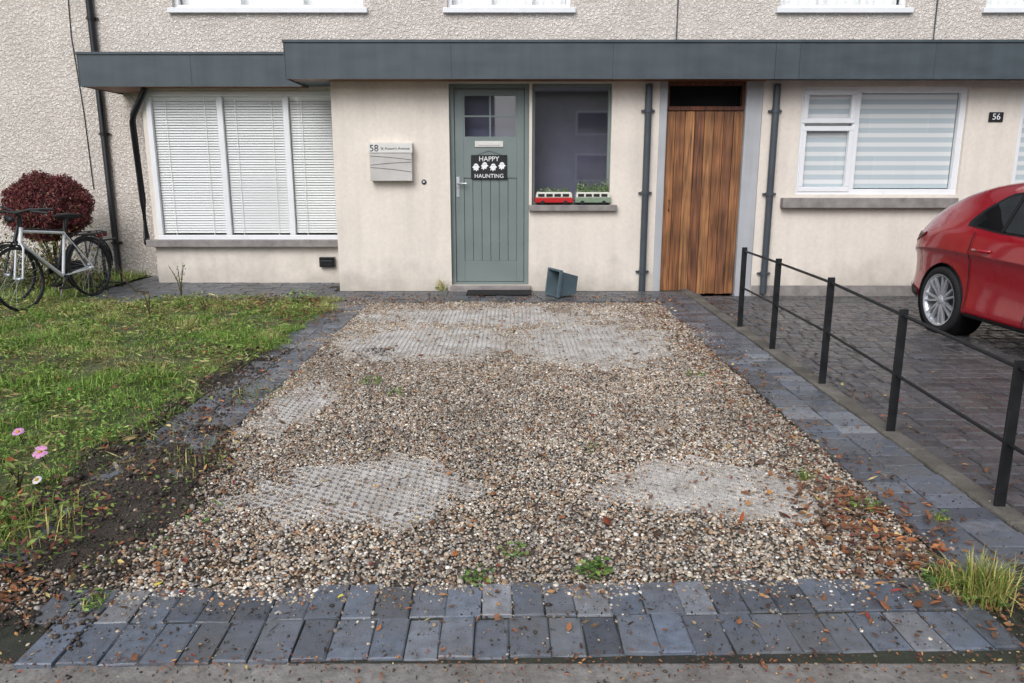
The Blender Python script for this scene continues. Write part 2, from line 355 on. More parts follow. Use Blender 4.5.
PB=S(100,106,116)
b=MB(); ang=math.atan2(.075,3.0)
for r,(yy,ln) in enumerate(((2.20,.215),(2.415,.21))):
    x=-1.50-(.10 if r else 0)
    while x<1.58:
        w=random.choice((.104,.110,.116,.122,.13)); b.col=pcol(PB,.2)
        if random.random()<.14: b.col=pcol(S(130,134,141),.12)
        block(b,x+w/2,yy+(x+w/2)*.028+random.uniform(-.006,.006),w-.004,ln-.004,0,ang+random.uniform(-.02,.02)); x+=w
struct(b.build('front_paving',M_paver),'two courses of dark blue grey blocks across the drive front','paving')
def vstrip(name,x0,y0,y1,label,skip=0):
    b=MB()
    for k in range(2):
        y=y0+(0 if k==0 else .07)
        while y<y1:
            l=random.choice((.11,.12,.13)); b.col=pcol(S(96,101,110),.22)
            if random.random()<.08: b.col=pcol(S(126,129,135),.1)
            if random.random()>skip: block(b,x0+.105+k*.211,y+l/2,.206,l-.004,.0 if not skip else .002,random.uniform(-.02,.02))
            y+=l
    struct(b.build(name,M_paver),label,'paving')
vstrip('right_paving',1.665,2.60,8.6,'strip of dark grey blocks between the gravel and the railing')
vstrip('left_paving',-2.03,2.66,8.6,'strip of dark grey blocks between the gravel and the lawn',.03)
b=MB()
y=8.64; 
while y<10.8:
    x=-5.1+random.uniform(0,.1); l=.125
    while x<2.08:
        w=random.choice((.2,.21,.17,.24))
        if not (x>-2.35 and y>9.38): b.col=pcol(S(84,88,94),.22); block(b,x+w/2,y+l/2,w-.006,l-.006,0)
        x+=w
    y+=l
struct(b.build('house_front_paving',M_paver),'dark block path along the front of the house','paving')
sheet('drive_bed',2.21,12,2.06,9.5,-.076,M_sand,label='sandy joints under the neighbouring drive')
b=MB(); y=2.08
while y<9.4:
    l=.125; x=2.23+random.uniform(0,.12)
    while x<9:
        w=random.choice((.13,.165,.2,.11)); b.col=pcol(S(78,77,80),.22)
        block(b,x+w/2,y+l/2,w-.008,l-.008,-.066,bv=.008); x+=w
    y+=l
struct(b.build('neighbour_paving',M_paver),'dark grey setts of the neighbouring drive','paving')
b=MB(); y=2.1
while y<9.4:
    l=random.uniform(.88,.93); b.box(2.095,2.205,y,y+l-.008,-.12,.010+random.uniform(-.004,.004)); y+=l
o=b.build('edging_kerb',M_kerb,bevel=.012,seg=2); struct(o,'weathered concrete edging between the two drives','kerb')
def lz(x,y): return .03*nz(x,y,.8,2)+.025*nz(x,y,2.5,4)+.012
sheet('lawn',-10.6,-2.04,2.10,8.62,-.01,M_lawn,90,90,lz,'rough front lawn bed')
sheet('lawn_edge',-10.6,-5.12,8.62,10.88,-.01,M_lawn,40,30,lz,'rough planting bed by the pebbledash wall')
b=MB(); nx,ny=120,120; vs=[];fs=[];ok={}
for j in range(ny+1):
    for i in range(nx+1):
        x=-3.1+i*2.1/nx; y=2.11+j*4.3/ny; s_=soil(x,y)
        vs.append((x,y,soilz(x,y,s_)+(.012 if x<-2.06 else 0)+(lz(x,y)*.9 if x<-2.06 else 0))); ok[(i,j)]=s_>-.12
for j in range(ny):
    for i in range(nx):
        if ok[(i,j)] and ok[(i+1,j)] and ok[(i,j+1)] and ok[(i+1,j+1)]:
            a=j*(nx+1)+i; fs.append((a,a+1,a+nx+2,a+nx+1))
b.add(vs,fs,True); struct(b.build('soil',M_soil),'patch of dark bare earth beside the gravel','soil')
# ---- gravel grid patches
patches=[(G(362,488),.40,.30),(G(706,487),.38,.26),(G(425,342),.60,.55),(G(590,342),.52,.70),(G(300,404),.14,.4),(G(480,316),.95,.38)]
def inpatch(x,y):
    m=-9
    for (c,rx,ry) in patches: m=max(m,1-((x-c[0])/rx)**2-((y-c[1])/ry)**2)
    if m<-3: return m
    return m+1.2*nz(x,y,3.2,8)+1.2*nz(x,y,9,4)-.25
b=MB(); a=.027; th=.0031; hx=a*1.5; hy=a*math.sqrt(3); seen=set()
for i in range(-60,60):
    for j in range(30,200):
        x=i*hx; y=j*hy+(hy/2 if i%2 else 0)
        if not(-1.7<x<1.62 and 2.5<y<8.6) or inpatch(x,y)<-.8: continue
        for k in range(6):
            q0=k*math.pi/3; q1=q0+math.pi/3
            p=Vector((x+a*math.cos(q0),y+a*math.sin(q0),0)); q=Vector((x+a*math.cos(q1),y+a*math.sin(q1),0)); key=(round((p.x+q.x)*500),round((p.y+q.y)*500))
            if key in seen: continue
            seen.add(key); d=(q-p).normalized(); n_=Vector((-d.y,d.x,0))*th; z1=gz(x,y)+.001; z0=z1-.03
            b.add([(p.x+n_.x,p.y+n_.y,z0),(q.x+n_.x,q.y+n_.y,z0),(q.x-n_.x,q.y-n_.y,z0),(p.x-n_.x,p.y-n_.y,z0),(p.x+n_.x,p.y+n_.y,z1),(q.x+n_.x,q.y+n_.y,z1),(q.x-n_.x,q.y-n_.y,z1),(p.x-n_.x,p.y-n_.y,z1)],[(4,5,6,7),(0,1,5,4),(2,3,7,6)])
struct(b.build('gravel_grid',M_grid),'pale plastic honeycomb showing through worn spots in the gravel','gravel grid')
# ---- gravel stones
GP=[(S(186,170,148),3.2),(S(210,199,180),2.2),(S(166,160,152),3.4),(S(146,114,90),1.7),(S(116,108,100),1.9),(S(226,220,210),1.0),(S(172,142,112),2.0),(S(140,130,119),2.2)]
pts=[];sz=[];cc=[]; ips=[]
cand=rng.uniform([-2.1,2.1],[1.85,8.8],(225000,2))
for (x,y) in cand:
    e=.12*nz(x,y,1.5,11)+.07*nz(x,y,6,3)
    f0=2.45+.028*x+e*1.0
    if y<f0:
        if random.random()>.45*math.exp(-(f0-y)/.06)+.016 or y<2.09: continue
    if x>1.65+e*.5 or (y>8.58+e): 
        if random.random()>.35*math.exp(-max(x-1.65,y-8.58)/.06)+.018: continue
    lx=-1.66+e*1.8-.04
    if x<lx and y>3.2:
        if random.random()>.6*math.exp(-(lx-x)/.09)+.05: continue
    s_=soil(x,y)
    if s_>0 and random.random()<min(.88,s_*3+.2): continue
    if x<-1.5 and y<2.9 and random.random()<.5: continue
    ip=inpatch(x,y); z=gz(x,y)-.007
    if ip>-.3:
        if random.random()<min(.62,(ip+.3)*.55): continue
        z-=min(.007,(ip+.3)*.012)
    pts.append((x,y,z+(random.random()**2)*.006)); r_=random.random(); sz.append(random.uniform(.0042,.0092) if r_<.93 else random.uniform(.0095,.015)); ips.append(ip)
n=len(pts); col=pick(GP,n,.18); P_=np.array(pts)
ipn=np.clip((np.array(ips)+.3)*.5,0,.30)[:,None]; col=col*(1-ipn)+np.array(S(188,182,172))*ipn
big=np.array([1+.24*nz(x,y,.7,61)+.24*nz(x,y,2.5,17)+.15*nz(x,y,8,27) for x,y,_ in pts])[:,None]; col=np.clip(col*big,0,1)
tag(stones('gravel',P_,np.array(sz),col,M_stonec),'mixed brown and grey pea gravel covering the drive','gravel',kind='stuff')
pts=[];
while len(pts)<6000:
    x=random.uniform(-2.9,-1.0); y=random.uniform(2.12,6.3); s_=soil(x,y)
    if s_>-.25: pts.append((x,y,max(soilz(x,y,s_),.0)+.002+(.02 if x<-2.06 else 0)))
pts=np.array(pts); col=pick([(S(70,60,50),4),(S(52,45,38),4),(S(108,94,78),1),(S(146,136,122),.4)],len(pts))
tag(stones('soil_crumbs',pts,rng.gamma(2.0,.0026,len(pts))+.002,col,M_stonec,1),'loose crumbs of dark earth beside the gravel','soil crumbs',kind='stuff')
pts=[]
for _ in range(5200):
    r_=random.random()
    if r_<.30: x,y,z=random.uniform(-2,1.9),random.uniform(2.1,2.5),.003
    elif r_<.50: x,y,z=random.uniform(1.66,2.2),random.uniform(2.6,8.6),.003
    elif r_<.70: x,y,z=random.uniform(-2.03,-1.6),random.uniform(2.6,8.6),.003
    elif r_<.9: x,y,z=random.uniform(-2,2),random.uniform(1.7,2.07),-.009
    else: x,y,z=random.uniform(2.2,6),random.uniform(2.3,9),-.062
    pts.append((x,y,z))
pts=np.array(pts); tag(stones('loose_grit',pts,rng.gamma(2,.0011,len(pts))+.0012,pick([(S(80,70,58),3),(S(150,134,112),2),(S(58,50,42),3)],len(pts)),M_stonec,1),'fine grit and crumbs scattered over the paving blocks','grit',kind='stuff')
# ---- lawn grass
def clump(x,y): return nz(x,y,1.3,20)+.9*nz(x,y,5,31)
pts=[];hh=[];gc=[]
for (x,y) in rng.uniform([-9.5,2.12],[-1.75,8.8],(250000,2)):
    if x<-.70*y-.9 and random.random()<.75: continue
    if x>-2.01+.22*nz(x,y,2.2,2)+.12*nz(x,y,9,2): 
        continue
    s_=soil(x,y)
    if s_>-.15+.3*random.random() and random.random()>.06: continue
    c=clump(x,y)
    if random.random()<.24-1.0*c: continue
    pts.append((x,y,lz(x,y)-.012)); hh.append((.020+.075*max(0,c+.15))*random.uniform(.5,1.5))
    gc.append(nz(x,y,1.1,50)+1.0*nz(x,y,3.5,44)+(.35 if y>7.9 else 0)+(.2 if y<2.9 else 0))
for (x,y) in rng.uniform([-9.5,8.6],[-5.1,10.8],(16000,2)):
    pts.append((x,y,lz(x,y)-.012)); hh.append(random.uniform(.04,.16)); gc.append(.1)
pts=np.array(pts);hh=np.array(hh);gc=np.array(gc)[:,None]; n=len(pts)
g1=pick([(S(114,146,58),4),(S(144,174,82),3),(S(88,120,50),3)],n,.2); g2=pick([(S(192,186,130),3),(S(156,142,96),2.4),(S(152,168,84),3)],n,.2)
sel=(rng.uniform(0,1,(n,1))<np.clip(.17+gc*1.7,.03,.88)); gcol=np.where(sel,g2,g1)
v,f,c=blades_arr(pts,hh,rng.uniform(.0016,.0036,n),gcol,1.3)
tag(npmesh('grass',v,f,c,M_fol,False),'patchy green and straw coloured lawn grass','grass',kind='stuff')
pts=[]
while len(pts)<14000:
    x=random.uniform(-7,-1.9); y=random.uniform(2.2,8.8)
    if x>-1.97+.2*nz(x,y,2.2,2): continue
    if nz(x,y,1.5,90)+.5*nz(x,y,5,12)+random.uniform(-.3,.3)+(.3 if y>7.7 else 0)>.1: pts.append((x,y,lz(x,y)+random.uniform(.0,.03)+(.01 if soil(x,y)>0 else 0)))
n=len(pts); tag(leaves('grass_clippings',np.array(pts),rng.uniform(.03,.09,n),pick([(S(178,172,116),3),(S(146,130,88),2),(S(122,148,68),3),(S(96,80,56),.7)],n),M_litter,False,np.full(n,.09),.35),'flattened dry grass clippings lying over the lawn','grass clippings',kind='stuff')
pts=[];ss=[]
while len(pts)<24000:
    x=random.uniform(-7,-1.8); y=random.uniform(2.4,8.75); q=nz(x,y,1.9,70)+.4*nz(x,y,6,7)
    if (soil(x,y)<-.05 or random.random()<.06) and q>.0 and x<-1.98+.18*nz(x,y,2.2,2): pts.append((x,y,lz(x,y)+random.uniform(0,.025+.12*max(0,q)))); ss.append(random.uniform(.012,.028+.045*max(0,q)))
n=len(pts); col=pick([(S(110,144,60),3),(S(150,176,90),2.6),(S(82,114,50),2),(S(166,156,92),1.0),(S(126,104,68),.5)],n)
tag(leaves('lawn_weeds',np.array(pts),np.array(ss),col,M_fol),'low broad leaved weeds and moss mixed through the lawn','weeds',kind='stuff')
# ---- dead leaves
lp=[]
def scat(nn,fn,z=.004,s=(.02,.05)):
    k=0
    while k<nn:
        p=fn()
        if p is None: continue
        lp.append((p[0],p[1],p[2] if len(p)>2 else z,random.uniform(*s))); k+=1
scat(3000,lambda:(random.uniform(-1.7,1.65),random.uniform(2.4,8.6)),.005,(.008,.028))
scat(480,lambda:(random.uniform(-1.6,1.65),random.uniform(2.4,8.6)),.008,(.028,.046))
scat(1300,lambda:(min(2.0,random.gauss(1.56,.16)),random.uniform(2.6,8.6)),.008,(.012,.045))
scat(480,lambda:(random.gauss(1.45,.16),random.gauss(2.95,.3)),.01,(.02,.055))
scat(420,lambda:(random.uniform(-1.9,1.9),random.gauss(8.75,.2)),.008,(.02,.05))
scat(520,lambda:(random.gauss(-1.78,.2),random.uniform(3.0,8.8)),.012,(.012,.045))
scat(260,lambda:(random.uniform(2.2,2.6),random.uniform(2.3,9)),-.055,(.015,.045))
scat(260,lambda:(random.uniform(2.2,7),random.uniform(3,9.3)),-.055,(.015,.04))
scat(420,lambda:(random.gauss(-1.85,.16),random.gauss(2.38,.14)),.012,(.015,.045))
scat(160,lambda:(random.gauss(1.72,.10),random.gauss(2.35,.12)),.006,(.012,.04))
def fs_():
    x=random.uniform(-2.9,-1.1); y=random.uniform(2.1,4.6); s_=soil(x,y)
    return (x,y,max(soilz(x,y,s_),0)+.012+(.03 if x<-2.06 else 0)) if s_>-.7 and (x<-1.7 or y>2.5) else None
scat(620,fs_,0,(.012,.045))
scat(1000,lambda:(random.uniform(-7,-2.0),random.uniform(2.4,8.8),.045),0,(.02,.055))
scat(560,lambda:(-2.1-abs(random.gauss(0,.9)),random.gauss(8.45,.22),.04),0,(.02,.055))
scat(160,lambda:(random.uniform(-1.9,1.9),random.uniform(1.75,2.5)),.006,(.012,.035))
scat(1000,lambda:(random.uniform(-2.2,2.2),random.gauss(2.05,.04)),.002,(.006,.018))
la=np.array(lp); n=len(la)
LC=[(S(132,88,62),4),(S(158,104,68),2),(S(104,78,62),4),(S(176,130,84),1.2),(S(82,64,54),2.5),(S(190,170,110),.5),(S(132,58,46),.7)]
tag(leaves('fallen_leaves',la[:,:3]+np.array([0,0,.004]),la[:,3],pick(LC,n,.2),M_litter),'small brown autumn leaves strewn over drive, lawn and paving','fallen leaves',kind='stuff')
pts=[]
for _ in range(1500):
    x,y=random.uniform(-1.7,1.9),random.uniform(2.2,8.7); pts.append((x,y,.010))
n=len(pts); tag(leaves('twig_litter',np.array(pts),rng.uniform(.02,.06,n),pick([(S(84,66,50),3),(S(140,116,84),2)],n),M_litter,False,np.full(n,.06),.2),'thin twigs and stalks scattered over the gravel','twigs',kind='stuff')
def oneleaf(u,v,size,col,label,z=.02,grp=None):
    p=G(u,v,z); vv,ff,c=leaves_arr(np.zeros((1,3)),np.array([size]),np.array([col]))
    o=npmesh('fallen_leaf',vv,ff,c,M_litter,False); o.location=p; tag(o,label,'leaf',grp)
oneleaf(769,492,.06,S(226,150,50),'bright orange leaf lying on the right side of the gravel',.026)
oneleaf(70,578,.075,S(205,205,150),'large pale cream leaf on the bare soil at lower left',.04)
oneleaf(158,583,.05,S(216,200,70),'yellow leaf at the left end of the front blocks',.026)
oneleaf(741,517,.055,S(176,86,46),'russet leaf on the gravel just below the orange leaf')
oneleaf(607,520,.07,S(120,60,36),'curled brown leaf in the centre front of the gravel')
oneleaf(341,597,.04,S(210,200,90),'small yellow leaf on the gravel near the front block course')
oneleaf(455,553,.05,S(170,100,50),'tan leaf on the gravel left of the centre weeds')
# ---- weeds & tufts
def weed(u,v,nl,r,label,size=(.025,.05),cols=None,hgt=.04,grass=0,gh=.2,name='weed_plant',cat='weed',dry=.3,stuff=False,z0=0):
    p=G(u,v,z0)
    t=rng.uniform(0,2*np.pi,nl); rr=np.sqrt(rng.uniform(0,1,nl))*r
    pt=np.stack([rr*np.cos(t),rr*np.sin(t),rng.uniform(.008,hgt,nl)],1)
    v_,f_,c_=leaves_arr(pt,rng.uniform(*size,nl),pick(cols or [(S(96,126,58),3),(S(124,150,76),2),(S(74,102,52),2)],nl),False)
    if grass:
        gp=np.stack([rng.normal(0,r*.35,grass),rng.normal(0,r*.35,grass),np.full(grass,-.005)],1)
        k=pick([(S(106,126,56),1-dry),(S(190,176,112),dry),(S(150,158,80),.4)],grass)
        v2,f2,c2=blades_arr(gp,rng.uniform(.4,1,grass)*gh,rng.uniform(.0018,.003,grass),k,.7)
        f_=np.concatenate([f_,f2+len(v_)]); v_=np.concatenate([v_,v2]); c_=np.concatenate([c_,c2])
    o=npmesh(name,v_,f_,c_,M_fol,False); o.location=p; tag(o,label,cat,kind='stuff' if stuff else None)
weed(478,581,46,.06,'small green weed in the front gravel, left of three near the centre',(.016,.036))
weed(594,575,60,.07,'broad leaved green weed in the front gravel, right of three near the centre',(.02,.05))
weed(512,556,44,.06,'green weed in the front gravel, middle one of three near the centre',(.014,.032))
weed(695,377,50,.08,'small green weed at the right side in the middle of the gravel',(.015,.035))
weed(372,383,50,.09,'small green weed at the left side in the middle of the gravel',(.015,.035))
weed(395,395,30,.06,'small weed just right of the left side weed in the middle of the gravel',(.015,.035))
weed(862,508,40,.07,'green weed at the right gravel edge beside the block strip',(.014,.035))
weed(805,478,30,.05,'little weed at the right gravel edge below the orange leaf level',(.014,.032),grass=20,gh=.06)
weed(590,452,20,.04,'tiny green weed in the middle of the gravel',(.012,.026))
weed(985,600,20,.09,'yellowing grass tuft at the lower right corner of the drive',grass=420,gh=.21,name='grass_tuft',cat='grass tuft',dry=.5)
weed(945,585,50,.07,'low green grass tuft between dead leaves at the right front gravel corner',grass=160,gh=.10,name='grass_tuft',cat='grass tuft',dry=.5)
weed(940,520,20,.04,'short green tuft growing between the right strip blocks',(.012,.026),grass=50,gh=.05,name='grass_tuft',cat='grass tuft')
weed(442,290,14,.10,'dry grass tuft against the wall left of the front door',grass=120,gh=.22,name='grass_tuft',cat='grass tuft',dry=.8)
weed(95,604,24,.07,'green weed on the soil at the left end of the front blocks',(.014,.035),grass=50,gh=.05)
weed(310,318,260,.36,'rusty brown low weeds at the far left corner of the gravel',cols=[(S(122,82,56),3),(S(104,112,56),2)],hgt=.08,stuff=True,name='ground_cover')
weed(20,535,420,.34,'red leaved low plants on the soil at the left edge',(.02,.045),[(S(126,62,52),1.6),(S(100,72,54),2),(S(124,140,70),4)],.09,stuff=True,name='ground_cover',z0=.03,grass=200,gh=.14)
weed(110,520,170,.45,'sparse green seedlings over the bare soil by the front blocks',(.012,.03),None,.03,stuff=True,name='ground_cover',z0=.01)
weed(180,460,120,.40,'sprawling pale weeds where the soil meets the lawn',(.015,.035),[(S(140,150,80),2),(S(160,140,96),2)],.05,stuff=True,name='ground_cover',z0=.01,grass=80,gh=.10)
weed(255,395,100,.30,'weeds creeping over the left block strip from the lawn',(.012,.035),[(S(128,138,74),2),(S(150,126,84),2),(S(96,116,60),2)],.04,stuff=True,name='ground_cover',z0=.01,grass=60,gh=.07)
def stemplant(u,v,ht,ns,label):
    p=G(u,v,.0); t=thing('leggy_plant',label,'plant',p)
    b=MB(); L_=[]
    for k in range(ns):
        a=random.uniform(0,6.28); l=random.uniform(.1,.45); q=[(0,0,0)]
        for j in range(1,6):
            s_=j/5; q.append((math.cos(a)*l*s_*s_*ht,math.sin(a)*l*s_*s_*ht,ht*s_*random.uniform(.92,1))); 
            L_.append(q[-1])
            L_.append((q[-1][0]+random.uniform(-.03,.03),q[-1][1]+random.uniform(-.03,.03),q[-1][2]-.03))
        b.tube(q,[.004]*5+[.0015],5)
    b.build('stem',M_bark,t,local=True)
    L_=np.array(L_); o=leaves('foliage',L_,rng.uniform(.02,.05,len(L_)),pick([(S(130,130,76),2),(S(106,118,60),2)],len(L_)),M_fol,True); o.parent=t
stemplant(182,300,.42,4,'thin leggy plant on the lawn edge below the bay window')
stemplant(150,318,.25,3,'short leggy plant on the lawn left of the bay')
stemplant(205,316,.22,3,'short straggly plant on the lawn below the middle of the bay window')
stemplant(20,498,.16,4,'leggy plant on the lawn near the pink flowers')
b=MB(); p=G(128,292); b.T=Matrix.Translation(p)
b.tube([(-.15,.1,.32),(0,.0,.12),(.12,-.05,.02),(.35,-.2,.03)],.009,6)
tag(b.build('fallen_branch',M_bark),'thin bare branch lying by the left end of the bay','branch')
def cosmos(u,v,zt,m,label,r=.032):
    p=G(u,v,zt); t=thing('cosmos_flower',label,'flower',(p[0],p[1],0)); 
    b=MB(); b.tube([(0,.05,.0),(0,.02,zt*.6),(0,0,zt)],.0022,5); b.build('stem',M_bark,t,local=True)
    b=MB(); tl=Matrix.Translation((0,0,zt))@Matrix.Rotation(R(30),4,'X')
    for k in range(8):
        b.T=tl@Matrix.Rotation(k*math.pi/4+random.uniform(-.1,.1),4,'Z')@Matrix.Rotation(random.uniform(-.35,.15),4,'X')
        b.add([(0,.004,0),(.010,r*.55,.005),(.011,r*.95,.002),(0,r*1.02,.004),(-.011,r*.95,.002),(-.010,r*.55,.005)],[(0,1,2,3,4,5)])
    b.build('petals',m,t,local=True)
    b=MB(); b.T=tl; b.lathe([(0,.009),(.006,.008),(.009,.003),(.009,0)],10); b.build('flower_centre',M_yel,t,local=True)
cosmos(40,452,.12,M_petal,'largest pink cosmos flower over the lawn at the left edge',.036)
cosmos(18,432,.12,M_petal,'smaller pink flower just above and left of the largest one',.028)
cosmos(37,480,.08,M_petalw,'white flower low on the lawn below the pink ones',.02)
# ================================================================ HOUSES
YP,YB,YM=9.5,10.15,10.9
SPL=XX(757,190,YP)
def wall(name,x0,x1,z0,z1,y0,y1,holes,m,parent,label=None):
    hs=[(max(a,x0),min(c,x1),max(d,z0),min(e,z1)) for a,c,d,e in holes]
    xs=sorted(set([x0,x1]+[h[0] for h in hs]+[h[1] for h in hs])); zs=sorted(set([z0,z1]+[h[2] for h in hs]+[h[3] for h in hs]))
    solid=lambda i,j: 0<=i<len(xs)-1 and 0<=j<len(zs)-1 and not any(h[0]<(xs[i]+xs[i+1])/2<h[1] and h[2]<(zs[j]+zs[j+1])/2<h[3] for h in hs)
    b=MB()
    for i in range(len(xs)-1):
        for j in range(len(zs)-1):
            if not solid(i,j): continue
            a,c,d,e=xs[i],xs[i+1],zs[j],zs[j+1]
            b.add([(a,y0,d),(c,y0,d),(c,y0,e),(a,y0,e)],[(0,1,2,3)]); b.add([(a,y1,d),(c,y1,d),(c,y1,e),(a,y1,e)],[(3,2,1,0)])
            if not solid(i-1,j): b.add([(a,y0,d),(a,y0,e),(a,y1,e),(a,y1,d)],[(0,1,2,3)])
            if not solid(i+1,j): b.add([(c,y0,d),(c,y0,e),(c,y1,e),(c,y1,d)],[(3,2,1,0)])
            if not solid(i,j-1): b.add([(a,y0,d),(c,y0,d),(c,y1,d),(a,y1,d)],[(3,2,1,0)])
            if not solid(i,j+1): b.add([(a,y0,e),(c,y0,e),(c,y1,e),(a,y1,e)],[(0,1,2,3)])
    o=b.build(name,m,parent)
    if label: o['label']=label
    return o
def frame_rects(b,x0,x1,z0,z1,y0,y1,t):
    b.box(x0,x1,y0,y1,z0,z0+t); b.box(x0,x1,y0,y1,z1-t,z1); b.box(x0,x0+t,y0,y1,z0+t,z1-t); b.box(x1-t,x1,y0,y1,z0+t,z1-t)
def window(parent,x0,x1,z0,z1,y,mull=(),blind=None,sill=None,t=.055,openers=(),name='window',label=None,gm=None,fm=None):
    b=MB(); frame_rects(b,x0,x1,z0,z1,y,y+.07,t)
    for mx in mull: b.box(mx-t*.55,mx+t*.55,y+.002,y+.068,z0+t,z1-t)
    for (a,c,d,e) in openers: frame_rects(b,a,c,d,e,y-.014,y+.05,t*.8)
    w=b.build(name,fm or M_white,parent,bevel=.006,seg=2)
    if label: w['label']=label
    ed=[x0+t]+[q for mx in mull for q in (mx-t*.55,mx+t*.55)]+[x1-t]
    b=MB()
    for k in range(0,len(ed),2): b.add([(ed[k],y+.03,z0+t),(ed[k+1],y+.03,z0+t),(ed[k+1],y+.03,z1-t),(ed[k],y+.03,z1-t)],[(0,1,2,3)])
    b.build('pane',gm or M_glass,w)
    if blind=='venetian':
        for k in range(0,len(ed),2):
            b=MB(); z=z1-t-.04; b.box(ed[k]+.01,ed[k+1]-.01,y+.05,y+.08,z1-t-.03,z1-t)
            while z>z0+t+.02:
                zz=z+random.uniform(-.0015,.0015); b.add([(ed[k]+.008,y+.046,zz-.0145),(ed[k+1]-.008,y+.046,zz-.0145),(ed[k+1]-.008,y+.066,zz+.0135),(ed[k]+.008,y+.066,zz+.0135)],[(0,1,2,3)])
                z-=.0325
            for q in (.2,.8):
                xq=ed[k]+(ed[k+1]-ed[k])*q; b.box(xq-.004,xq+.004,y+.040,y+.043,z0+t,z1-t)
            b.build('blind',M_blind,w)
    if blind=='zebra':
        for k in range(0,len(ed),2):
            b=MB(); b.box(ed[k]+.005,ed[k+1]-.005,y+.07,y+.074,z0+t+.01,z1-t); b.build('blind',M_zebra,w)
    if blind=='room':
        b=MB(); b.add([(x0-.2,y+.4,z0-.2),(x1+.2,y+.4,z0-.2),(x1+.2,y+.4,z1+.05),(x0-.2,y+.4,z1+.05)],[(0,1,2,3)]); b.build('room_backdrop',M_room,w)
    if blind=='net':
        b=MB(); n_=60
        vs=[];fs=[]
        for i in range(n_+1):
            x=x0+t+(x1-x0-2*t)*i/n_; q=y+.13+.012*math.sin(i*1.3)
            vs+=[(x,q,z0+t),(x,q,z1-t)]
        for i in range(n_): fs.append((2*i,2*i+2,2*i+3,2*i+1))
        b.add(vs,fs,True); b.build('curtain',M_blind,w)
    if sill:
        sx0,sx1,sz0,sz1,sy,sm=sill; b=MB(); b.box(sx0,sx1,sy,y+.02,sz0,sz1); b.build('sill',sm,w,bevel=.006,seg=2)
    return w
def pipe(parent,u0,v0,u1,v1,Y,r,m,name='drainpipe',kick=True,brk=True,label=None):
    p=Vector(P(u0,v0,Y)); q=Vector(P(u1,v1,Y)); b=MB(); x=(p.x+q.x)/2
    pts=[(x,Y,p.z),(x,Y,q.z+.06)]
    if kick: pts+=[(x,Y-.02,q.z+.02),(x,Y-.10,q.z-.01)]
    b.tube(pts,r,12)
    if brk:
        for k in range(3):
            z=q.z+(p.z-q.z)*(.12+.38*k); b.tube([(x,Y,z-.02),(x,Y,z+.02)],r*1.22,12); b.box(x-r*1.9,x+r*1.9,Y+r*.4,Y+r*.9,z-.012,z+.012)
    o=b.build(name,m,parent)
    if label: o['label']=label
ZC0,ZC1=ZZ(78,9.15),ZZ(40,9.15)
HT=5.6
Zs=ZZ(11,YM)
XL=-10.5; XR=SPL+5.6
upA=[(172,363),(447,571)]; upB=[(780,908),(986,1100)]
xbl=XX(150,190,YB); xpl=XX(335,185,YP)
h58=thing('terraced_house','pebbledash terraced house with sage green front door, bay window and timber side gate','house',((XL+SPL)/2,YM,0))
h56=thing('terraced_house','pebbledash terraced house numbered 56 behind the red car','house',((XR+SPL)/2,YM,0))
def gable(b,x0,x1,ya,yb,za,zb,e=.35):
    ym=(ya+yb)/2
    b.add([(x0,ya-e,za-.12),(x1,ya-e,za-.12),(x1,ym,zb),(x0,ym,zb),(x0,yb+e,za-.12),(x1,yb+e,za-.12),
           (x0,ya-e,za),(x1,ya-e,za),(x1,ym,zb+.14),(x0,ym,zb+.14),(x0,yb+e,za),(x1,yb+e,za)],
          [(6,7,8,9),(9,8,11,10),(0,3,2,1),(3,4,5,2),(0,1,7,6),(4,10,11,5),(0,6,9,3),(3,9,10,4),(1,2,8,7),(2,5,11,8)])
for hs,x0,x1,ups in ((h58,XL,SPL,upA),(h56,SPL,XR,upB)):
    wins=[(XX(a,4,YM),XX(c,4,YM),Zs+.03,Zs+1.15) for a,c in ups]
    low=(xbl+.1,x1,-.2,ZC1-.1) if hs is h58 else (x0,x1-.3,-.2,ZC1-.1)
    lw=[(-8.6,-7.35,.95,2.1)] if hs is h58 else []
    wall('wall',x0,x1,-.15,HT,YM,YM+.25,wins+lw+[low],M_peb,hs,'rough cream pebbledash upper wall')
    for (a,c,d,e_) in lw: window(hs,a,c,d,e_,YM+.05,[(a+c)/2],'net',(a-.05,c+.06,d-.06,d+.004,YM-.06,M_white),t=.06)
    b=MB(); b.box(x0,x1,YM+7,YM+7.2,-.15,HT); 
    b.box(x0,x0+.2,YM+.25,YM+7,-.15,HT); b.box(x1-.2,x1-.001,YM+.25,YM+7,-.15,HT); b.build('rear_wall',M_peb,hs)
    b=MB(); gable(b,x0,x1,YM,YM+7.2,HT+.002,HT+2.3); rf=b.build('roof',M_slate,hs)
    ym=YM+3.6; zb=HT+2.3
    b=MB(); b.box(x0+.3,x0+1.3,ym-.3,ym+.3,zb-.3,zb+1.1); b.build('chimney',M_peb,rf)
    for (a,c,d,e_) in wins:
        w_=c-a; mu=[a+w_*.34,a+w_*.67] if w_>1.6 else [a+w_*.5]
        window(hs,a,c,d,e_,YM+.07,mu,'net',(a-.05,c+.06,d-.06,d+.004,YM-.06,M_white),t=.06)
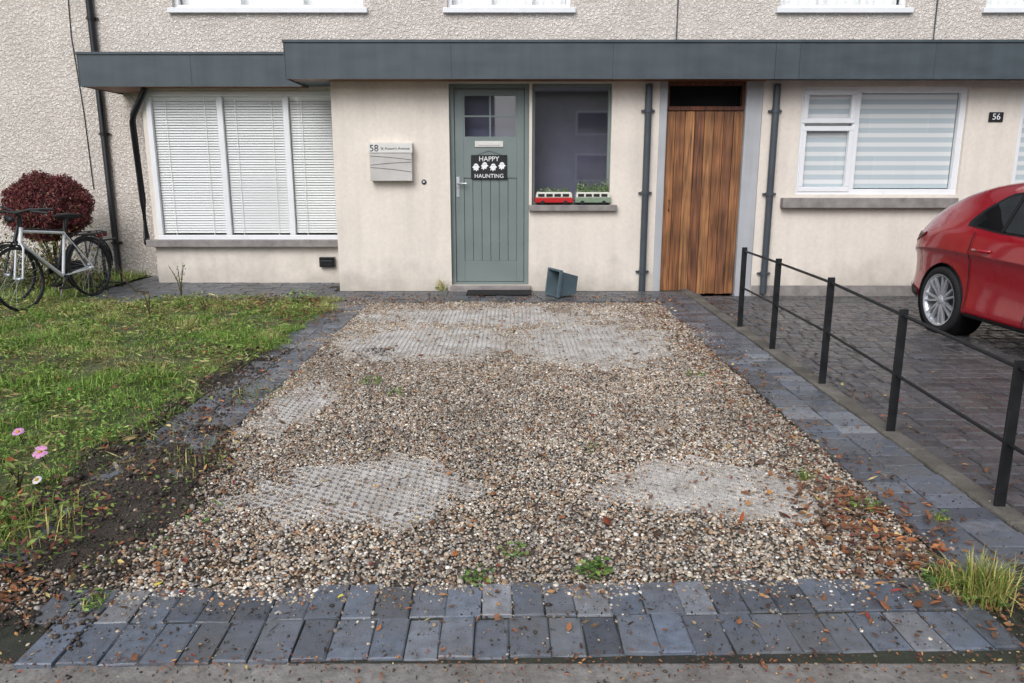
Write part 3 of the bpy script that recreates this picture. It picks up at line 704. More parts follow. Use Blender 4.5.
# houses across the road, mirrored in the glass
for k,(xa,xb) in enumerate(((-24,-13),(-11,-1),(1,12),(14,25),(27,38))):
    lab=['house across the road, farthest left of the row','house across the road, second from the left','house across the road, in the middle of the row','house across the road, second from the right','house across the road, farthest right of the row'][k]
    t=thing('opposite_house',lab,'house',((xa+xb)/2,-21,-.2))
    b=MB(); b.box(xa,xb,-28,-21,-.2,5.3); b.build('wall',M_brick,t)
    b=MB(); gable(b,xa,xb,-28,-21,5.302,7.6); b.build('roof',M_slate,t)
    for (wx,wz,ww,wh_) in ((.2,3.2,1.8,1.2),(.62,3.2,1.8,1.2),(.2,.9,2.2,1.4),(.75,.9,1.4,1.3)):
        x=xa+(xb-xa)*wx; b=MB(); frame_rects(b,x,x+ww,wz,wz+wh_,-21.0,-20.94,.10); w_=b.build('window',M_white,t)
        b=MB(); b.box(x+.1,x+ww-.1,-21.0,-20.97,wz+.1,wz+wh_-.1); b.build('pane',M_carglass,w_)
    x=xa+(xb-xa)*.5; b=MB(); b.box(x,x+1,-21,-20.95,-.15,2.0); b.build('door',M_pipeg,t)
def canopy(parent,x0,x1,yf,seams,z0=ZC0,z1=ZC1,name='canopy',endl=False):
    b=MB(); b.box(x0,x1,yf+.012,YM+.01,z0+.012,z1-.012)
    o=b.build(name,M_fascia,parent)
    b=MB(); xs=[x0]+list(seams)+[x1]
    for i in range(len(xs)-1): b.box(xs[i]+.0015,xs[i+1]-.0015,yf,yf+.01,z0-.01,z1-.03)
    if endl: b.box(x0-.012,x0-.002,yf,YM,z0-.01,z1-.03)
    b.build('fascia_panel',M_fascia,o)
    b=MB(); b.box(x0-(.02 if endl else 0),x1,yf-.014,yf+.03,z1-.028,z1+.004); b.build('fascia_trim',M_fascia,o,bevel=.004)
    return o
xc0=XX(285,60,9.15); xcl=XX(79,70,9.85)
c1=canopy(h58,xc0,SPL,9.15,[XX(451,60,9.15),XX(613,60,9.15)],endl=True)
c2=canopy(h58,xcl,xc0-.014,9.85,[XX(190,60,9.85)],z0=ZC0-.01,z1=ZC1-.03,endl=True)
canopy(h56,SPL+.001,XR,9.15,[XX(800,60,9.15),XX(935,60,9.15)])
b=MB(); b.box(xc0+.02,SPL-.002,9.17,9.49,ZC0+.0,ZC0+.011); b.box(xcl+.01,xc0-.03,9.87,10.7,ZC0-.012,ZC0+.0015); b.build('soffit',M_soffit,c1)
ZT=ZC0+.02
bw=(XX(151,166,YB)+.01,xpl+.15,ZZ(240,YB),ZZ(91,YB))
wall('bay_wall',xbl,xpl+.3,-.12,ZT,YB,YB+.22,[bw],M_render,h58)
b=MB(); b.box(xbl,xbl+.15,YB+.221,YM-.002,-.12,ZT); b.build('bay_side_wall',M_render,h58)
window(h58,bw[0],bw[1],bw[2],bw[3],YB-.01,[XX(224,166,YB),XX(289,166,YB)],'venetian',(XX(147,243,YB-.08),xpl+.1,ZZ(247,YB-.1),ZZ(240,YB-.1),YB-.11,M_stone),label='three pane white bay window with venetian blinds',t=.065)
dz1=ZZ(83,YP)
dh=(XX(450,180,YP),XX(529,180,YP),.06,dz1); wh=(XX(532,145,YP),XX(611,145,YP),ZZ(205,YP),dz1)
gh=(XX(656,200,YP),XX(744,200,YP),-.12,ZZ(82,YP))
wall('porch_wall',xpl,gh[0],-.12,ZT,YP,YP+.25,[dh,wh],M_render,h58,'smooth cream rendered porch wall')
b=MB(); b.box(xpl,xpl+.2,YP+.251,YB-.002,-.12,ZT); b.build('porch_side_wall',M_render,h58)
DY=YP+.07
b=MB(); t=.055; b.box(dh[0],dh[0]+t,DY,DY+.09,dh[2],dh[3]); b.box(dh[1]-t,dh[1],DY,DY+.09,dh[2],dh[3]); b.box(dh[0]+t,dh[1]-t,DY,DY+.09,dh[3]-t,dh[3]); b.box(dh[0]+t,dh[1]-t,DY,DY+.09,dh[2],dh[2]+.03)
b.build('door_frame',M_door,h58,bevel=.004)
lx0,lx1,lz0,lz1=dh[0]+t+.004,dh[1]-t-.004,dh[2]+.034,dh[3]-t-.004
gx0,gx1,gz0,gz1=XX(463,116,DY),XX(517,116,DY),ZZ(138,DY),ZZ(94,DY)
px0,px1,pz0,pz1=XX(464,220,DY),XX(516,220,DY),ZZ(261,DY),ZZ(178,DY)
b=MB(); y0,y1=DY+.02,DY+.066
b.box(lx0,gx0,y0,y1,lz0,lz1); b.box(gx1,lx1,y0,y1,lz0,lz1); b.box(gx0,gx1,y0,y1,gz1,lz1); b.box(gx0,gx1,y0,y1,pz1,gz0); b.box(gx0,gx1,y0,y1,lz0,pz0)
nb=6
for k in range(nb): 
    a=gx0+(gx1-gx0)*k/nb; b.box(a+.002,a+(gx1-gx0)/nb-.002,y0+.012,y1-.005,pz0,pz1)
door=b.build('door',M_door,h58,bevel=.003); door['label']='sage green front door with four small panes at the top'
b=MB(); mx=(gx0+gx1)/2; mz=(gz0+gz1)/2; frame_rects(b,gx0,gx1,gz0,gz1,y0+.004,y0+.03,.018); b.box(mx-.01,mx+.01,y0+.005,y0+.03,gz0+.018,gz1-.018); b.box(gx0+.018,mx-.01,y0+.005,y0+.03,mz-.01,mz+.01); b.box(mx+.01,gx1-.018,y0+.005,y0+.03,mz-.01,mz+.01)
b.build('glazing_bar',M_door,door)
b=MB(); b.add([(gx0,y0+.02,gz0),(gx1,y0+.02,gz0),(gx1,y0+.02,gz1),(gx0,y0+.02,gz1)],[(0,1,2,3)]); b.build('pane',M_doorglass,door)
b=MB(); b.add([(gx0-.05,y0+.2,gz0-.05),(gx1+.05,y0+.2,gz0-.05),(gx1+.05,y0+.2,gz1+.03),(gx0-.05,y0+.2,gz1+.03)],[(0,1,2,3)]); b.build('hall_curtain',M_room,door)
q=P(489,144,DY); b=MB(); b.box(q[0]-.17,q[0]+.17,y0-.012,y0,q[2]-.035,q[2]+.035); b.box(q[0]-.13,q[0]+.13,y0-.018,y0-.012,q[2]-.018,q[2]+.014); b.build('letter_plate',M_lid,door,bevel=.005,seg=2)
q=P(458,186,DY); b=MB(); b.box(q[0]-.018,q[0]+.018,y0-.01,y0,q[2]-.13,q[2]+.11); b.tube([(q[0],y0-.01,q[2]+.03),(q[0],y0-.055,q[2]+.03),(q[0]+.11,y0-.058,q[2]+.03)],.010,8); b.tube([(q[0],y0-.02,q[2]-.08),(q[0],y0-.008,q[2]-.08)],.012,10); b.build('door_handle',M_alloy,door)
b=MB(); b.box(dh[0]-.02,dh[1]+.03,YP-.09,DY+.1,-.05,.058); b.build('doorstep',M_stone,h58,bevel=.01,seg=2)
window(h58,wh[0],wh[1],wh[2],wh[3],YP+.07,(),'room',(XX(529,208,YP-.06),XX(617,208,YP-.06),ZZ(211,YP-.06),ZZ(205,YP-.06),YP-.075,M_stone),t=.035,gm=M_dglass,fm=M_door,label='tall single pane window right of the front door')
b=MB(); b.box(gh[0],gh[0]+.09,YP-.012,YP+.2,-.12,ZT); b.box(XX(740,200,YP),SPL-.004,YP-.012,YP+.2,-.12,ZT)
b.build('gate_jamb',M_jamb,h58,bevel=.006)
ga,gb=gh[0]+.093,XX(740,200,YP)-.003
b=MB(); b.box(ga,gb,YP+.05,YP+.12,ZZ(110,YP),ZZ(106,YP)); b.box(ga,gb,YP+.05,YP+.12,ZT-.06,ZT-.0); b.box(ga,ga+.03,YP+.05,YP+.12,ZZ(106,YP),ZT-.06); b.box(gb-.03,gb,YP+.05,YP+.12,ZZ(106,YP),ZT-.06)
b.c=[S(120,72,48)]*len(b.c); b.build('gate_lintel',M_gate,h58)
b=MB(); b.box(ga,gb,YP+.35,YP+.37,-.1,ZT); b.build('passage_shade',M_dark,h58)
b=MB(); npk=8; wz=(gb-ga)/npk; zt=ZZ(111,YP)
for k in range(npk):
    b.col=[S(160,112,72),S(145,98,62),S(172,124,82),S(130,86,58),S(162,116,76),S(149,102,66),S(135,92,62),S(154,108,70)][k]
    b.box(ga+k*wz+.0025,ga+(k+1)*wz-.0025,YP+.055+random.uniform(-.002,.002),YP+.085,-.06+random.uniform(0,.012),zt)
b.col=S(90,62,40)
for z in (.25,1.0,1.8): b.box(ga+.01,gb-.01,YP+.086,YP+.115,z,z+.09)
gt=b.build('gate',M_gate,h58,bevel=.003); gt['label']='weathered vertical plank timber side gate'
b=MB(); b.tube([(ga+.07,YP+.05,.98),(ga+.07,YP+.015,.98),(ga+.07,YP+.015,1.10),(ga+.07,YP+.05,1.10)],.007,8); b.build('gate_handle',M_black,gt)
pipe(h58,88,-20,118,276,YM-.05,.042,M_pipek,label='black drainpipe at the left of the bay')
pipe(h58,650,84,641,296,YP-.05,.042,M_pipeg,kick=False,label='grey drainpipe between side window and gate')
pipe(h56,777,84,763,298,YP-.05,.042,M_pipeg,kick=False,label='grey drainpipe right of the timber gate')
b=MB(); x=XX(150,170,YB+.2); b.tube([(XX(150,100,YB)+.0,YB-.1,ZC0-.02),(x-.02,YB-.06,ZZ(115,YB)),(x-.07,YB-.0,ZZ(122,YB)),(x-.07,YB+.06,ZZ(200,YB)),(x-.07,YB+.06,ZZ(238,YB)),(x-.02,YB-.04,ZZ(243,YB))],.04,10); b.build('drainpipe',M_pipek,h58)['label']='short black drainpipe on the left corner of the bay'
for (hs,u0,u1) in ((h58,677,676),(h56,935,932)):
    b=MB(); x=XX(u0,20,YM); b.tube([(x,YM-.012,HT-.3),(x,YM-.012,ZC1)],.009,6); b.build('wall_cable',M_pipeg,hs)
b=MB(); b.tube([(XX(70,0,YM),YM-.01,4.2),(XX(72,40,YM),YM-.01,3.2),(XX(84,110,YM),YM-.01,2.2),(XX(93,180,YM),YM-.01,1.2)],.006,5); b.build('wall_cable',M_pipek,h58)
q=P(328,262,YB); b=MB(); b.box(q[0]-.1,q[0]+.1,YB-.07,YB,q[2]-.06,q[2]+.07); b.box(q[0]-.08,q[0]+.08,YB-.085,YB-.07,q[2]-.05,q[2]+.03); b.build('vent',M_pipek,h58,bevel=.015,seg=3)['label']='black wall vent low beside the porch'
w56=(XX(799,140,YP),XX(964,140,YP),ZZ(195,YP),ZZ(86,YP)); w57=(XX(1017,140,YP),XX(1100,140,YP),ZZ(195,YP),ZZ(86,YP))
wall('porch_wall',SPL,XR,-.2,ZT,YP,YP+.25,[w56,w57],M_render,h56,'smooth cream rendered ground floor wall')
b=MB(); b.box(XR-.2,XR,YP+.251,YM-.002,-.2,ZT); b.build('porch_side_wall',M_render,h56)
b=MB(); b.box(SPL+.01,XR,YP-.018,YP-.001,-.2,.06); b.build('plinth',M_stone,h56,bevel=.005)
mxx=XX(856,140,YP)
window(h56,*w56,YP+.04,[mxx],'zebra',(XX(783,202,YP-.1),XX(958,202,YP-.1),ZZ(208,YP-.1),ZZ(198,YP-.1),YP-.11,M_stone),t=.07,
   openers=[(w56[0]+.04,mxx-.02,ZZ(123,YP),w56[3]-.04),(w56[0]+.04,mxx-.02,w56[2]+.04,ZZ(126,YP))],label='wide white window with top opener and striped blinds')
window(h56,*w57,YP+.04,(),'zebra',(w57[0]-.08,w57[1]+.08,ZZ(208,YP-.1),ZZ(198,YP-.1),YP-.11,M_stone),t=.07,label='white window at the right edge with striped blinds')
# ================================================================ OBJECTS ON THE HOUSE
rx=Matrix.Rotation(R(90),4,'X')
q=P(996,117,YP-.01); b=MB(); t=thing('house_number_plaque','small dark plaque with the number 56 on the cream wall','house number',(q[0],YP-.012,q[2]))
b.box(-.085,.085,-.006,.008,-.055,.055); b.build('plate',M_black,t,local=True,bevel=.004)
text('56',.10,M_wtext,t,(0,-.0075,0),local=True)
q=P(424,182,YP); t=thing('doorbell','small round doorbell on the wall between letterbox and front door','doorbell',(q[0],YP,q[2])); b=MB(); b.lathe([(0,.018),(.022,.018),(.03,.010),(.032,-.002)],16,rx); b.build('bell_body',M_pipeg,t,local=True)
b=MB(); b.lathe([(0,.024),(.010,.023),(.012,.017)],12,rx); b.build('bell_button',M_white,t,local=True)
x0=XX(370,165,YP-.1); x1=XX(412,165,YP-.1); z0=ZZ(181,YP-.1); z1=ZZ(143,YP-.1); xm=(x0+x1)/2
t=thing('wall_letterbox','silver metal letterbox with slanted lines and address on the porch wall','letterbox',(xm,YP,z0)); w=(x1-x0)/2; hh_=z1-z0
b=MB(); b.box(-w,w,-.11,-.001,0,hh_*.74); b.build('body',M_silver,t,local=True,bevel=.004)
b=MB(); b.add([(-w-.008,-.118,hh_*.742),(w+.008,-.118,hh_*.742),(w+.008,0,hh_*.742),(-w-.008,0,hh_*.742),(-w-.008,-.112,hh_*.98),(w+.008,-.112,hh_*.98),(w+.008,0,hh_+.01),(-w-.008,0,hh_+.01)],[(0,3,2,1),(4,5,6,7),(0,1,5,4),(1,2,6,5),(2,3,7,6),(3,0,4,7)])
b.build('lid',M_lid,t,local=True,bevel=.002)
b=MB()
for (za,zb) in ((.66,.56),(.42,.50),(.36,.24)):
    b.tube([(-w+.006+(2*w-.012)*k/6,-.1115,hh_*(za+(zb-za)*k/6+.012*math.sin(k/6*3.1))) for k in range(7)],.003,6)
b.build('groove',M_pipeg,t,local=True)
text("58",.11,M_text,t,(-w+.002,-.1165,hh_*.855),local=True,align='LEFT')
text("St Assam's Avenue",.045,M_text,t,(-w+.135,-.1165,hh_*.855),local=True,align='LEFT')
x0=XX(471,167,DY); x1=XX(507,167,DY); z0=ZZ(179,DY); z1=ZZ(155,DY); w=(x1-x0)/2; h2=(z1-z0)/2
t=thing('door_sign','black HAPPY HAUNTING sign with white ghosts hung on the front door','sign',((x0+x1)/2,DY+.012,(z0+z1)/2))
b=MB(); b.box(-w,w,-.012,.002,-h2,h2); b.build('board',M_black,t,local=True,bevel=.003)
text('HAPPY',.082,M_wtext,t,(0,-.0135,h2*.66),local=True); text('HAUNTING',.068,M_wtext,t,(0,-.0135,-h2*.76),local=True)
for k in range(4):
    gx=-w*.72+k*w*.48; gq=.0+(.014 if k%2 else -.002); pl=[]; r_=.028; tl=random.uniform(-.014,.014)
    for j in range(9): a=math.pi*j/8; pl.append((gx+r_*math.cos(a),gq+.016+r_*math.sin(a)))
    for (dx,dz) in ((-.040,.006),(-.046,-.004),(-.030,-.010),(-.032+tl,-.040),(-.014+tl,-.028),(.002+tl*1.5,-.050),(.014+tl,-.028),(.028+tl,-.040),(.028,-.010),(.046,-.000),(.038,.008)): pl.append((gx+dx,gq+dz))
    b=MB(); b.prism(pl[::-1],-.0145,-.0125); gh_=b.build('ghost_figure',M_wtext,t,local=True)
    b=MB(); 
    for ex in (-.009,.009): b.box(gx+ex-.003,gx+ex+.003,-.0155,-.0146,gq+.016,gq+.024)
    b.build('eyes',M_black,gh_,local=True)
b=MB(); b.tube([(-w*.7,-.004,h2),(0,.0,h2+.05),(w*.7,-.004,h2)],.002,5); b.build('cord',M_black,t,local=True)
def camper(u0,u1,body,label,plants,ph_=.042):
    x0=XX(u0,198,YP-.05); x1=XX(u1,198,YP-.05); L_=x1-x0; zb=ZZ(205,YP-.06)+.002
    t=thing('camper_van_planter',label,'planter',((x0+x1)/2,YP-.005,zb)); l=L_/2; d=.065
    def side(b,zs,y0,y1): b.prism([(p[0]*l,p[1]) for p in zs],y0,y1)
    b=MB(); side(b,[(-1,.025),(1,.025),(1,.07),(.97,.085),(-.97,.085),(-1,.07)],-d,d); b.build('lower_body',body,t,local=True,bevel=.006,seg=2)
    b=MB(); side(b,[(-.96,.086),(.97,.086),(.93,.135),(.88,.15),(-.88,.15),(-.92,.135)],-d*.94,d*.94); b.build('upper_body',M_cream,t,local=True,bevel=.006,seg=2)
    for k in range(4):
        a=-.84*l+k*.43*l; b=MB(); b.box(a,a+.34*l,-d*.94-.003,-d*.94+.001,.095,.13); b.build('window',M_carblk,t,local=True,bevel=.003)
    for sx in (-.6,.6):
        for sy in (-1,1):
            b=MB(); b.T=Matrix.Translation((sx*l,sy*(d-.008),.026))@rx; b.lathe([(0,.012),(.014,.012),(.026,.009),(.026,-.009),(.014,-.012),(0,-.012)],16); b.build('wheel',M_tyre,t,local=True)
    n=plants; pt=np.stack([rng.uniform(-.85*l,.85*l,n),rng.uniform(-d*.7,d*.7,n),.15+np.abs(rng.normal(0,ph_,n))],1)
    o=leaves('foliage',pt,rng.uniform(.012,.038,n),pick([(S(92,122,58),3),(S(134,156,94),2),(S(70,96,48),2),(S(180,186,150),.8)],n),M_fol,True); o.parent=t
camper(535,573,M_red,'red and white camper van shaped planter on the sill, left of the two',120,.03)
camper(575,611,M_green,'pale green camper van shaped planter full of leaves on the sill, right of the two',420,.055)
p=G(563,297); t=thing('plant_pot','teal square plant pot lying tipped on its side by the porch wall','plant pot',(p[0],p[1]+.08,0),R(14))
b=MB(); a,c,L_,th=.15,.105,.27,.010
def frus(s,e,l0,l1): return [(-s,l0,-s),(s,l0,-s),(s,l0,s),(-s,l0,s),(-e,l1,-e),(e,l1,-e),(e,l1,e),(-e,l1,e)]
b.T=Matrix.Translation((0,0,.152))@Matrix.Rotation(R(-80),4,'Z')@Matrix.Rotation(R(-7),4,'X')
b.add(frus(a,c,-L_/2,L_/2),[(0,4,5,1),(1,5,6,2),(2,6,7,3),(3,7,4,0),(4,7,6,5)])
b.add(frus(a-th,c-th,-L_/2,L_/2-th),[(0,1,5,4),(1,2,6,5),(2,3,7,6),(3,0,4,7),(4,5,6,7)])
b.build('pot_body',M_pot,t,local=True)
b2=MB(); b2.T=b.T; s=a+.012
for (q0,q1) in (((-s,-a+th),(-s,s)),((a-th,s),(-s,s)),((-a+th,a-th),(-s,-a+th)),((-a+th,a-th),(a-th,s))): b2.box(q0[0],q0[1],-L_/2-.004,-L_/2+.035,q1[0],q1[1])
b2.build('pot_rim',M_pot,t,local=True,bevel=.003)
q=G(500,293); b=MB(); b.box(q[0]-.40,q[0]+.38,9.02,9.38,.006,.022); tag(b.build('door_mat',M_mat,bevel=.004),'dark doormat on the paving below the front door','doormat')
# ================================================================ RAILING
RX=2.15
posts=[(7.13,.745),(6.20,.745),(5.15,.735),(4.16,.695),(3.16,.655),(2.2,.64)]
t=thing('driveway_railing','low black iron railing with two rails between the two drives','railing',(RX,5,0))
for (y,z) in posts:
    b=MB(); b.box(RX-.024,RX+.024,y-.008,y+.008,-.05,z+.015); b.build('post',M_black,t,bevel=.003)
for dz,nm in ((-.02,'rail'),(-.36,'rail')):
    b=MB(); b.tube([(RX,y,z+dz) for y,z in posts],.010 if dz>-.1 else .009,8); b.build(nm,M_black,t)
# ================================================================ BICYCLE
def bicycle(label,fr,rr,fmat,lean=4,dz=.01):
    mid=(fr+rr)/2; an=math.atan2(fr.y-rr.y,fr.x-rr.x)
    bk=thing('bicycle',label,'bicycle',(mid.x,mid.y,dz),an); bk.rotation_euler=(R(lean),0,an)
    W=.335; fa=Vector((.52,0,W)); ra=Vector((-.52,0,W))
    for c_ in (fa,ra):
        b=MB(); b.T=Matrix.Translation(c_)@rx; b.lathe([(W-.018,-.014),(W-.004,-.014),(W+.003,0),(W-.004,.014),(W-.018,.014),(W-.021,0),(W-.018,-.014)],40); wh_=b.build('wheel',M_tyre,bk,local=True)
        b=MB(); b.T=Matrix.Translation(c_)@rx; b.lathe([(W-.019,-.010),(W-.030,-.008),(W-.030,.008),(W-.019,.010)],40); b.build('rim',M_bikek,wh_,local=True)
        b=MB(); b.T=Matrix.Translation(c_)@rx
        for k in range(20):
            a=k*math.pi/10; b.tube([(.02*math.cos(a+.5),.02*math.sin(a+.5),.02*(-1)**k),((W-.025)*math.cos(a),(W-.025)*math.sin(a),0)],.0013,4,cap=False)
        b.lathe([(0,-.035),(.02,-.03),(.014,0),(.02,.03),(0,.035)],12); b.build('spokes',M_alloy,wh_,local=True)
        b=MB(); q=[]
        for k in range(15):
            a=R(-5+k*10) if c_ is fa else R(20+k*12); q.append((c_.x+(W+.02)*math.cos(a),0,c_.z+(W+.02)*math.sin(a)))
        b.tube(q,.010,6); b.build('mudguard',M_black,bk,local=True)
    bb=Vector((-.09,0,.29)); st=Vector((-.22,0,.76)); ht=Vector((.36,0,.86)); hb=Vector((.41,0,.70)); 
    b=MB(); b.tube([bb,st],.016); b.tube([st,ht-Vector((0,0,.04))],.016); b.tube([bb,hb],.019); b.tube([ht,hb],.019)
    for s in (-1,1):
        o=Vector((0,s*.05,0)); b.tube([bb,ra+o],.009); b.tube([st,ra+o],.008); b.tube([hb,hb+Vector((.02,s*.045,-.05)),fa+Vector((0,s*.05,0))],.011)
    b.build('frame',fmat,bk,local=True)
    b=MB(); sp=st+Vector((-.045,0,.17)); b.tube([st,sp],.013); b.build('seat_post',M_black,bk,local=True)
    b=MB(); b.add([(sp.x-.14,-.085,sp.z+.02),(sp.x-.14,.085,sp.z+.02),(sp.x-.02,.06,sp.z+.035),(sp.x-.02,-.06,sp.z+.035),(sp.x+.15,.02,sp.z+.03),(sp.x+.15,-.02,sp.z+.03),
      (sp.x-.15,-.07,sp.z-.02),(sp.x-.15,.07,sp.z-.02),(sp.x-.02,.045,sp.z-.015),(sp.x-.02,-.045,sp.z-.015),(sp.x+.14,.015,sp.z),(sp.x+.14,-.015,sp.z)],
      [(0,3,2,1),(3,5,4,2),(0,1,7,6),(1,2,8,7),(2,4,10,8),(4,5,11,10),(5,3,9,11),(3,0,6,9),(6,7,8,9),(9,8,10,11)]); b.build('saddle',M_black,bk,local=True,bevel=.012,seg=3)
    b=MB(); s0=ht+Vector((-.02,0,.12)); c0=s0+Vector((.06,0,.03)); b.tube([ht,s0,c0],.014); b.tube([c0+Vector((-.10,-.29,.02)),c0+Vector((-.03,-.16,.03)),c0,c0+Vector((-.03,.16,.03)),c0+Vector((-.10,.29,.02))],.012); b.build('handlebar',M_black,bk,local=True)
    for s in (-1,1):
        b=MB(); b.tube([c0+Vector((-.07,s*.24,.025)),c0+Vector((-.13,s*.34,.015))],.016); b.build('grip',M_black,bk,local=True)
    b=MB(); b.T=Matrix.Translation(c0+Vector((.06,0,-.06)))@Matrix.Rotation(R(90),4,'Y'); b.lathe([(0,-.03),(.02,-.03),(.035,.03),(0,.035)],14); b.build('front_lamp',M_black,bk,local=True)
    b=MB(); b.T=Matrix.Translation(bb)@rx; b.lathe([(.085,.04),(.095,.042),(.095,.046),(.085,.048),(.085,.04)],28); b.build('chainring',M_black,bk,local=True)
    b=MB(); b.box(-.5,-.02,-.058,-.048,.27,.39); b.build('chain_guard',M_black,bk,local=True,bevel=.02,seg=3) if fmat is M_bikek else None
    b=MB(); b.tube([bb+Vector((0,-.06,0)),bb+Vector((0,.06,0))],.012); 
    for s in (-1,1):
        e_=bb+Vector((s*.12,s*.07,-s*.12)); b.tube([bb+Vector((0,s*.06,0)),e_],.009); b.box(e_.x-.05,e_.x+.05,min(e_.y,e_.y+s*.09),max(e_.y,e_.y+s*.09),e_.z-.012,e_.z+.012)
    b.build('pedal_crank',M_black,bk,local=True)
    b=MB(); b.tube([bb+Vector((-.05,-.02,0)),Vector((-.2,-.2,.0))],.009); b.build('kickstand',M_alloy,bk,local=True)
    b=MB(); b.tube([(-.36,-.06,.72),(-.75,-.06,.72),(-.75,.06,.72),(-.36,.06,.72)],.007); b.tube([(-.72,-.06,.72),(-.53,-.06,.35)],.006); b.tube([(-.72,.06,.72),(-.53,.06,.35)],.006); b.tube([(-.55,-.06,.72),(-.55,.06,.72)],.006); b.build('rear_rack',M_black,bk,local=True)
    b=MB(); b.box(-.79,-.76,-.03,.03,.66,.71); b.build('rear_reflector',M_lampred,bk,local=True,bevel=.005)
bicycle('white framed city bicycle with black tyres standing on the left lawn edge',Vector((-5.12,8.0,0)),Vector((-4.93,8.98,0)),M_bikew)
bicycle('black framed bicycle standing behind the white one by the drainpipe',Vector((-5.50,8.35,0)),Vector((-5.16,9.3,0)),M_bikek,lean=-5)
q=P(106,262,9.6); b=MB(); t=thing('bicycle_stand','thin black metal hoop stand at the right end of the bicycles','bicycle stand',(q[0],9.6,0))
for k,(dx,hgt) in enumerate(((-.13,.68),(.08,.62))):
    b=MB(); b.tube([(dx,-.18,0),(dx,-.18,hgt-.06),(dx,-.13,hgt),(dx,.13,hgt),(dx,.18,hgt-.06),(dx,.18,0)],.011,8); b.build('hoop',M_black,t,local=True)
b=MB(); b.tube([(-.22,-.18,.06),(.16,-.18,.06)],.011,8); b.tube([(-.22,.18,.06),(.16,.18,.06)],.011,8); b.build('base_rail',M_black,t,local=True)
# ================================================================ RED SHRUB
q=P(48,207,10.0); t=thing('round_shrub','rounded maroon red shrub behind the bicycles','shrub',(q[0],10.0,0))
b=MB()
for k in range(16):
    a=random.uniform(0,6.28); r_=random.uniform(.1,.42); b.tube([(0,0,0),(r_*.25*math.cos(a),r_*.25*math.sin(a),.4),(r_*math.cos(a),r_*math.sin(a),q[2]+random.uniform(-.2,.25))],[.012,.008,.003],6)
b.build('stem',M_bark,t,local=True)
n=36000; d=rng.normal(0,1,(n,3)); d/=np.linalg.norm(d,axis=1)[:,None]; r_=rng.uniform(.4,1.02,n)**.4
lump=np.array([1+.10*noise.noise(Vector(tuple(v*2.3)))+.12*noise.noise(Vector(tuple(v*6))) for v in d])
pt=d*(r_*lump)[:,None]*np.array([.52,.48,.43])+np.array([0,0,q[2]-.01])
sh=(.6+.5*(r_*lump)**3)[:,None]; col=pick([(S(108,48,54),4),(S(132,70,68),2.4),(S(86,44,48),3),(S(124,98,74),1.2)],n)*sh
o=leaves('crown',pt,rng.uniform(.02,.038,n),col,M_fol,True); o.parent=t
n=6500
pt=np.stack([np.clip(rng.normal(0,.5,n),-1.2,.75),rng.normal(0,.22,n),np.abs(rng.normal(0,.26,n))],1); o=leaves('undergrowth',pt,rng.uniform(.02,.055,n),pick([(S(88,104,50),3),(S(116,124,60),2),(S(112,84,56),1.8),(S(70,54,44),1.5)],n),M_fol,True)
o.location=(-6.0,9.55,0); tag(o,'straggly green plants beneath the dark red shrub','plant',kind='stuff')
# ================================================================ CAR
car=thing('parked_car','glossy red hatchback parked on the neighbouring drive, tail to the house','car',(4.90,8.0,-.066),R(3))
st_=[
(0.00,.60,.36,.74,.90,.48),(.06,.78,.30,.86,1.04,.58),(.18,.85,.25,.93,1.14,.62),(.36,.885,.22,.965,1.235,.63),(.60,.90,.20,.985,1.335,.625),(.90,.905,.19,.985,1.41,.62),(1.3,.905,.19,.975,1.455,.61),(1.8,.90,.19,.96,1.465,.60),(2.3,.90,.19,.94,1.44,.59),(2.7,.90,.19,.93,1.33,.60),(3.05,.90,.19,.915,1.13,.64),(3.3,.90,.20,.90,1.0,.70),(3.7,.885,.21,.86,.93,.68),(4.05,.82,.24,.76,.84,.62),(4.28,.70,.28,.62,.70,.52),(4.36,.55,.34,.52,.58,.42)]
A=np.array(st_)
def interp(s):
    return [np.interp(s,A[:,0],A[:,k]) for k in range(1,6)]
SS=[0,.03,.06,.12,.18,.27,.36,.48,.60,.75,.9,1.1,1.3,1.55,1.8,2.05,2.3,2.5,2.7,2.88,3.05,3.18,3.3,3.5,3.7,3.88,4.05,4.18,4.28,4.36]
def section(s):
    w,zb,zl,zt,wt=interp(s); k=zl-zb
    return [(0,zb),(w*.80,zb),(w*.96,zb+.03),(w*.985,zb+.10),(w*.962,zb+.20),(w*.955,zb+k*.46),(w*.972,zb+k*.72),(w*1.0,zb+k*.758),(w*1.0,zb+k*.772),(w*.968,zl-.04),(w*.945,zl),(wt+(w*.95-wt)*.52,zl+(zt-zl)*.48),(wt+(w*.95-wt)*.13,zt-(zt-zl)*.13),(wt*.86,zt-.012),(wt*.45,zt+.006),(0,zt+.01)]
b=MB(); vs=[];fs=[]; NS=len(SS)
for s in SS:
    sec=section(s); ring=[(x,-s,z) for x,z in sec]+[(-x,-s,z) for x,z in sec[-2:0:-1]]; vs+=ring
nr=len(ring)
for i in range(NS-1):
    for k in range(nr): fs.append((i*nr+k,i*nr+(k+1)%nr,(i+1)*nr+(k+1)%nr,(i+1)*nr+k))
fs.append(tuple(range(nr))[::-1]); fs.append(tuple((NS-1)*nr+k for k in range(nr)))
b.add(vs,fs,True); body=b.build('body',M_carred,car,local=True)
body.modifiers.new('s','SUBSURF').levels=2
WS=(.72,3.30); wr=.318; AR=.346
cut=MB()
for ws in WS:
    for sx in (-1,1):
        cut.T=Matrix.Translation((sx*.80,-ws,wr+.005))@Matrix.Rotation(R(90),4,'Y'); cut.lathe([(.0001,-.2),(AR+.002,-.2),(AR+.002,.2),(.0001,.2)],40,smooth=False)
co=cut.build('cutter',M_carblk,car,local=True)
md=body.modifiers.new('w','WELD'); md.merge_threshold=.0002
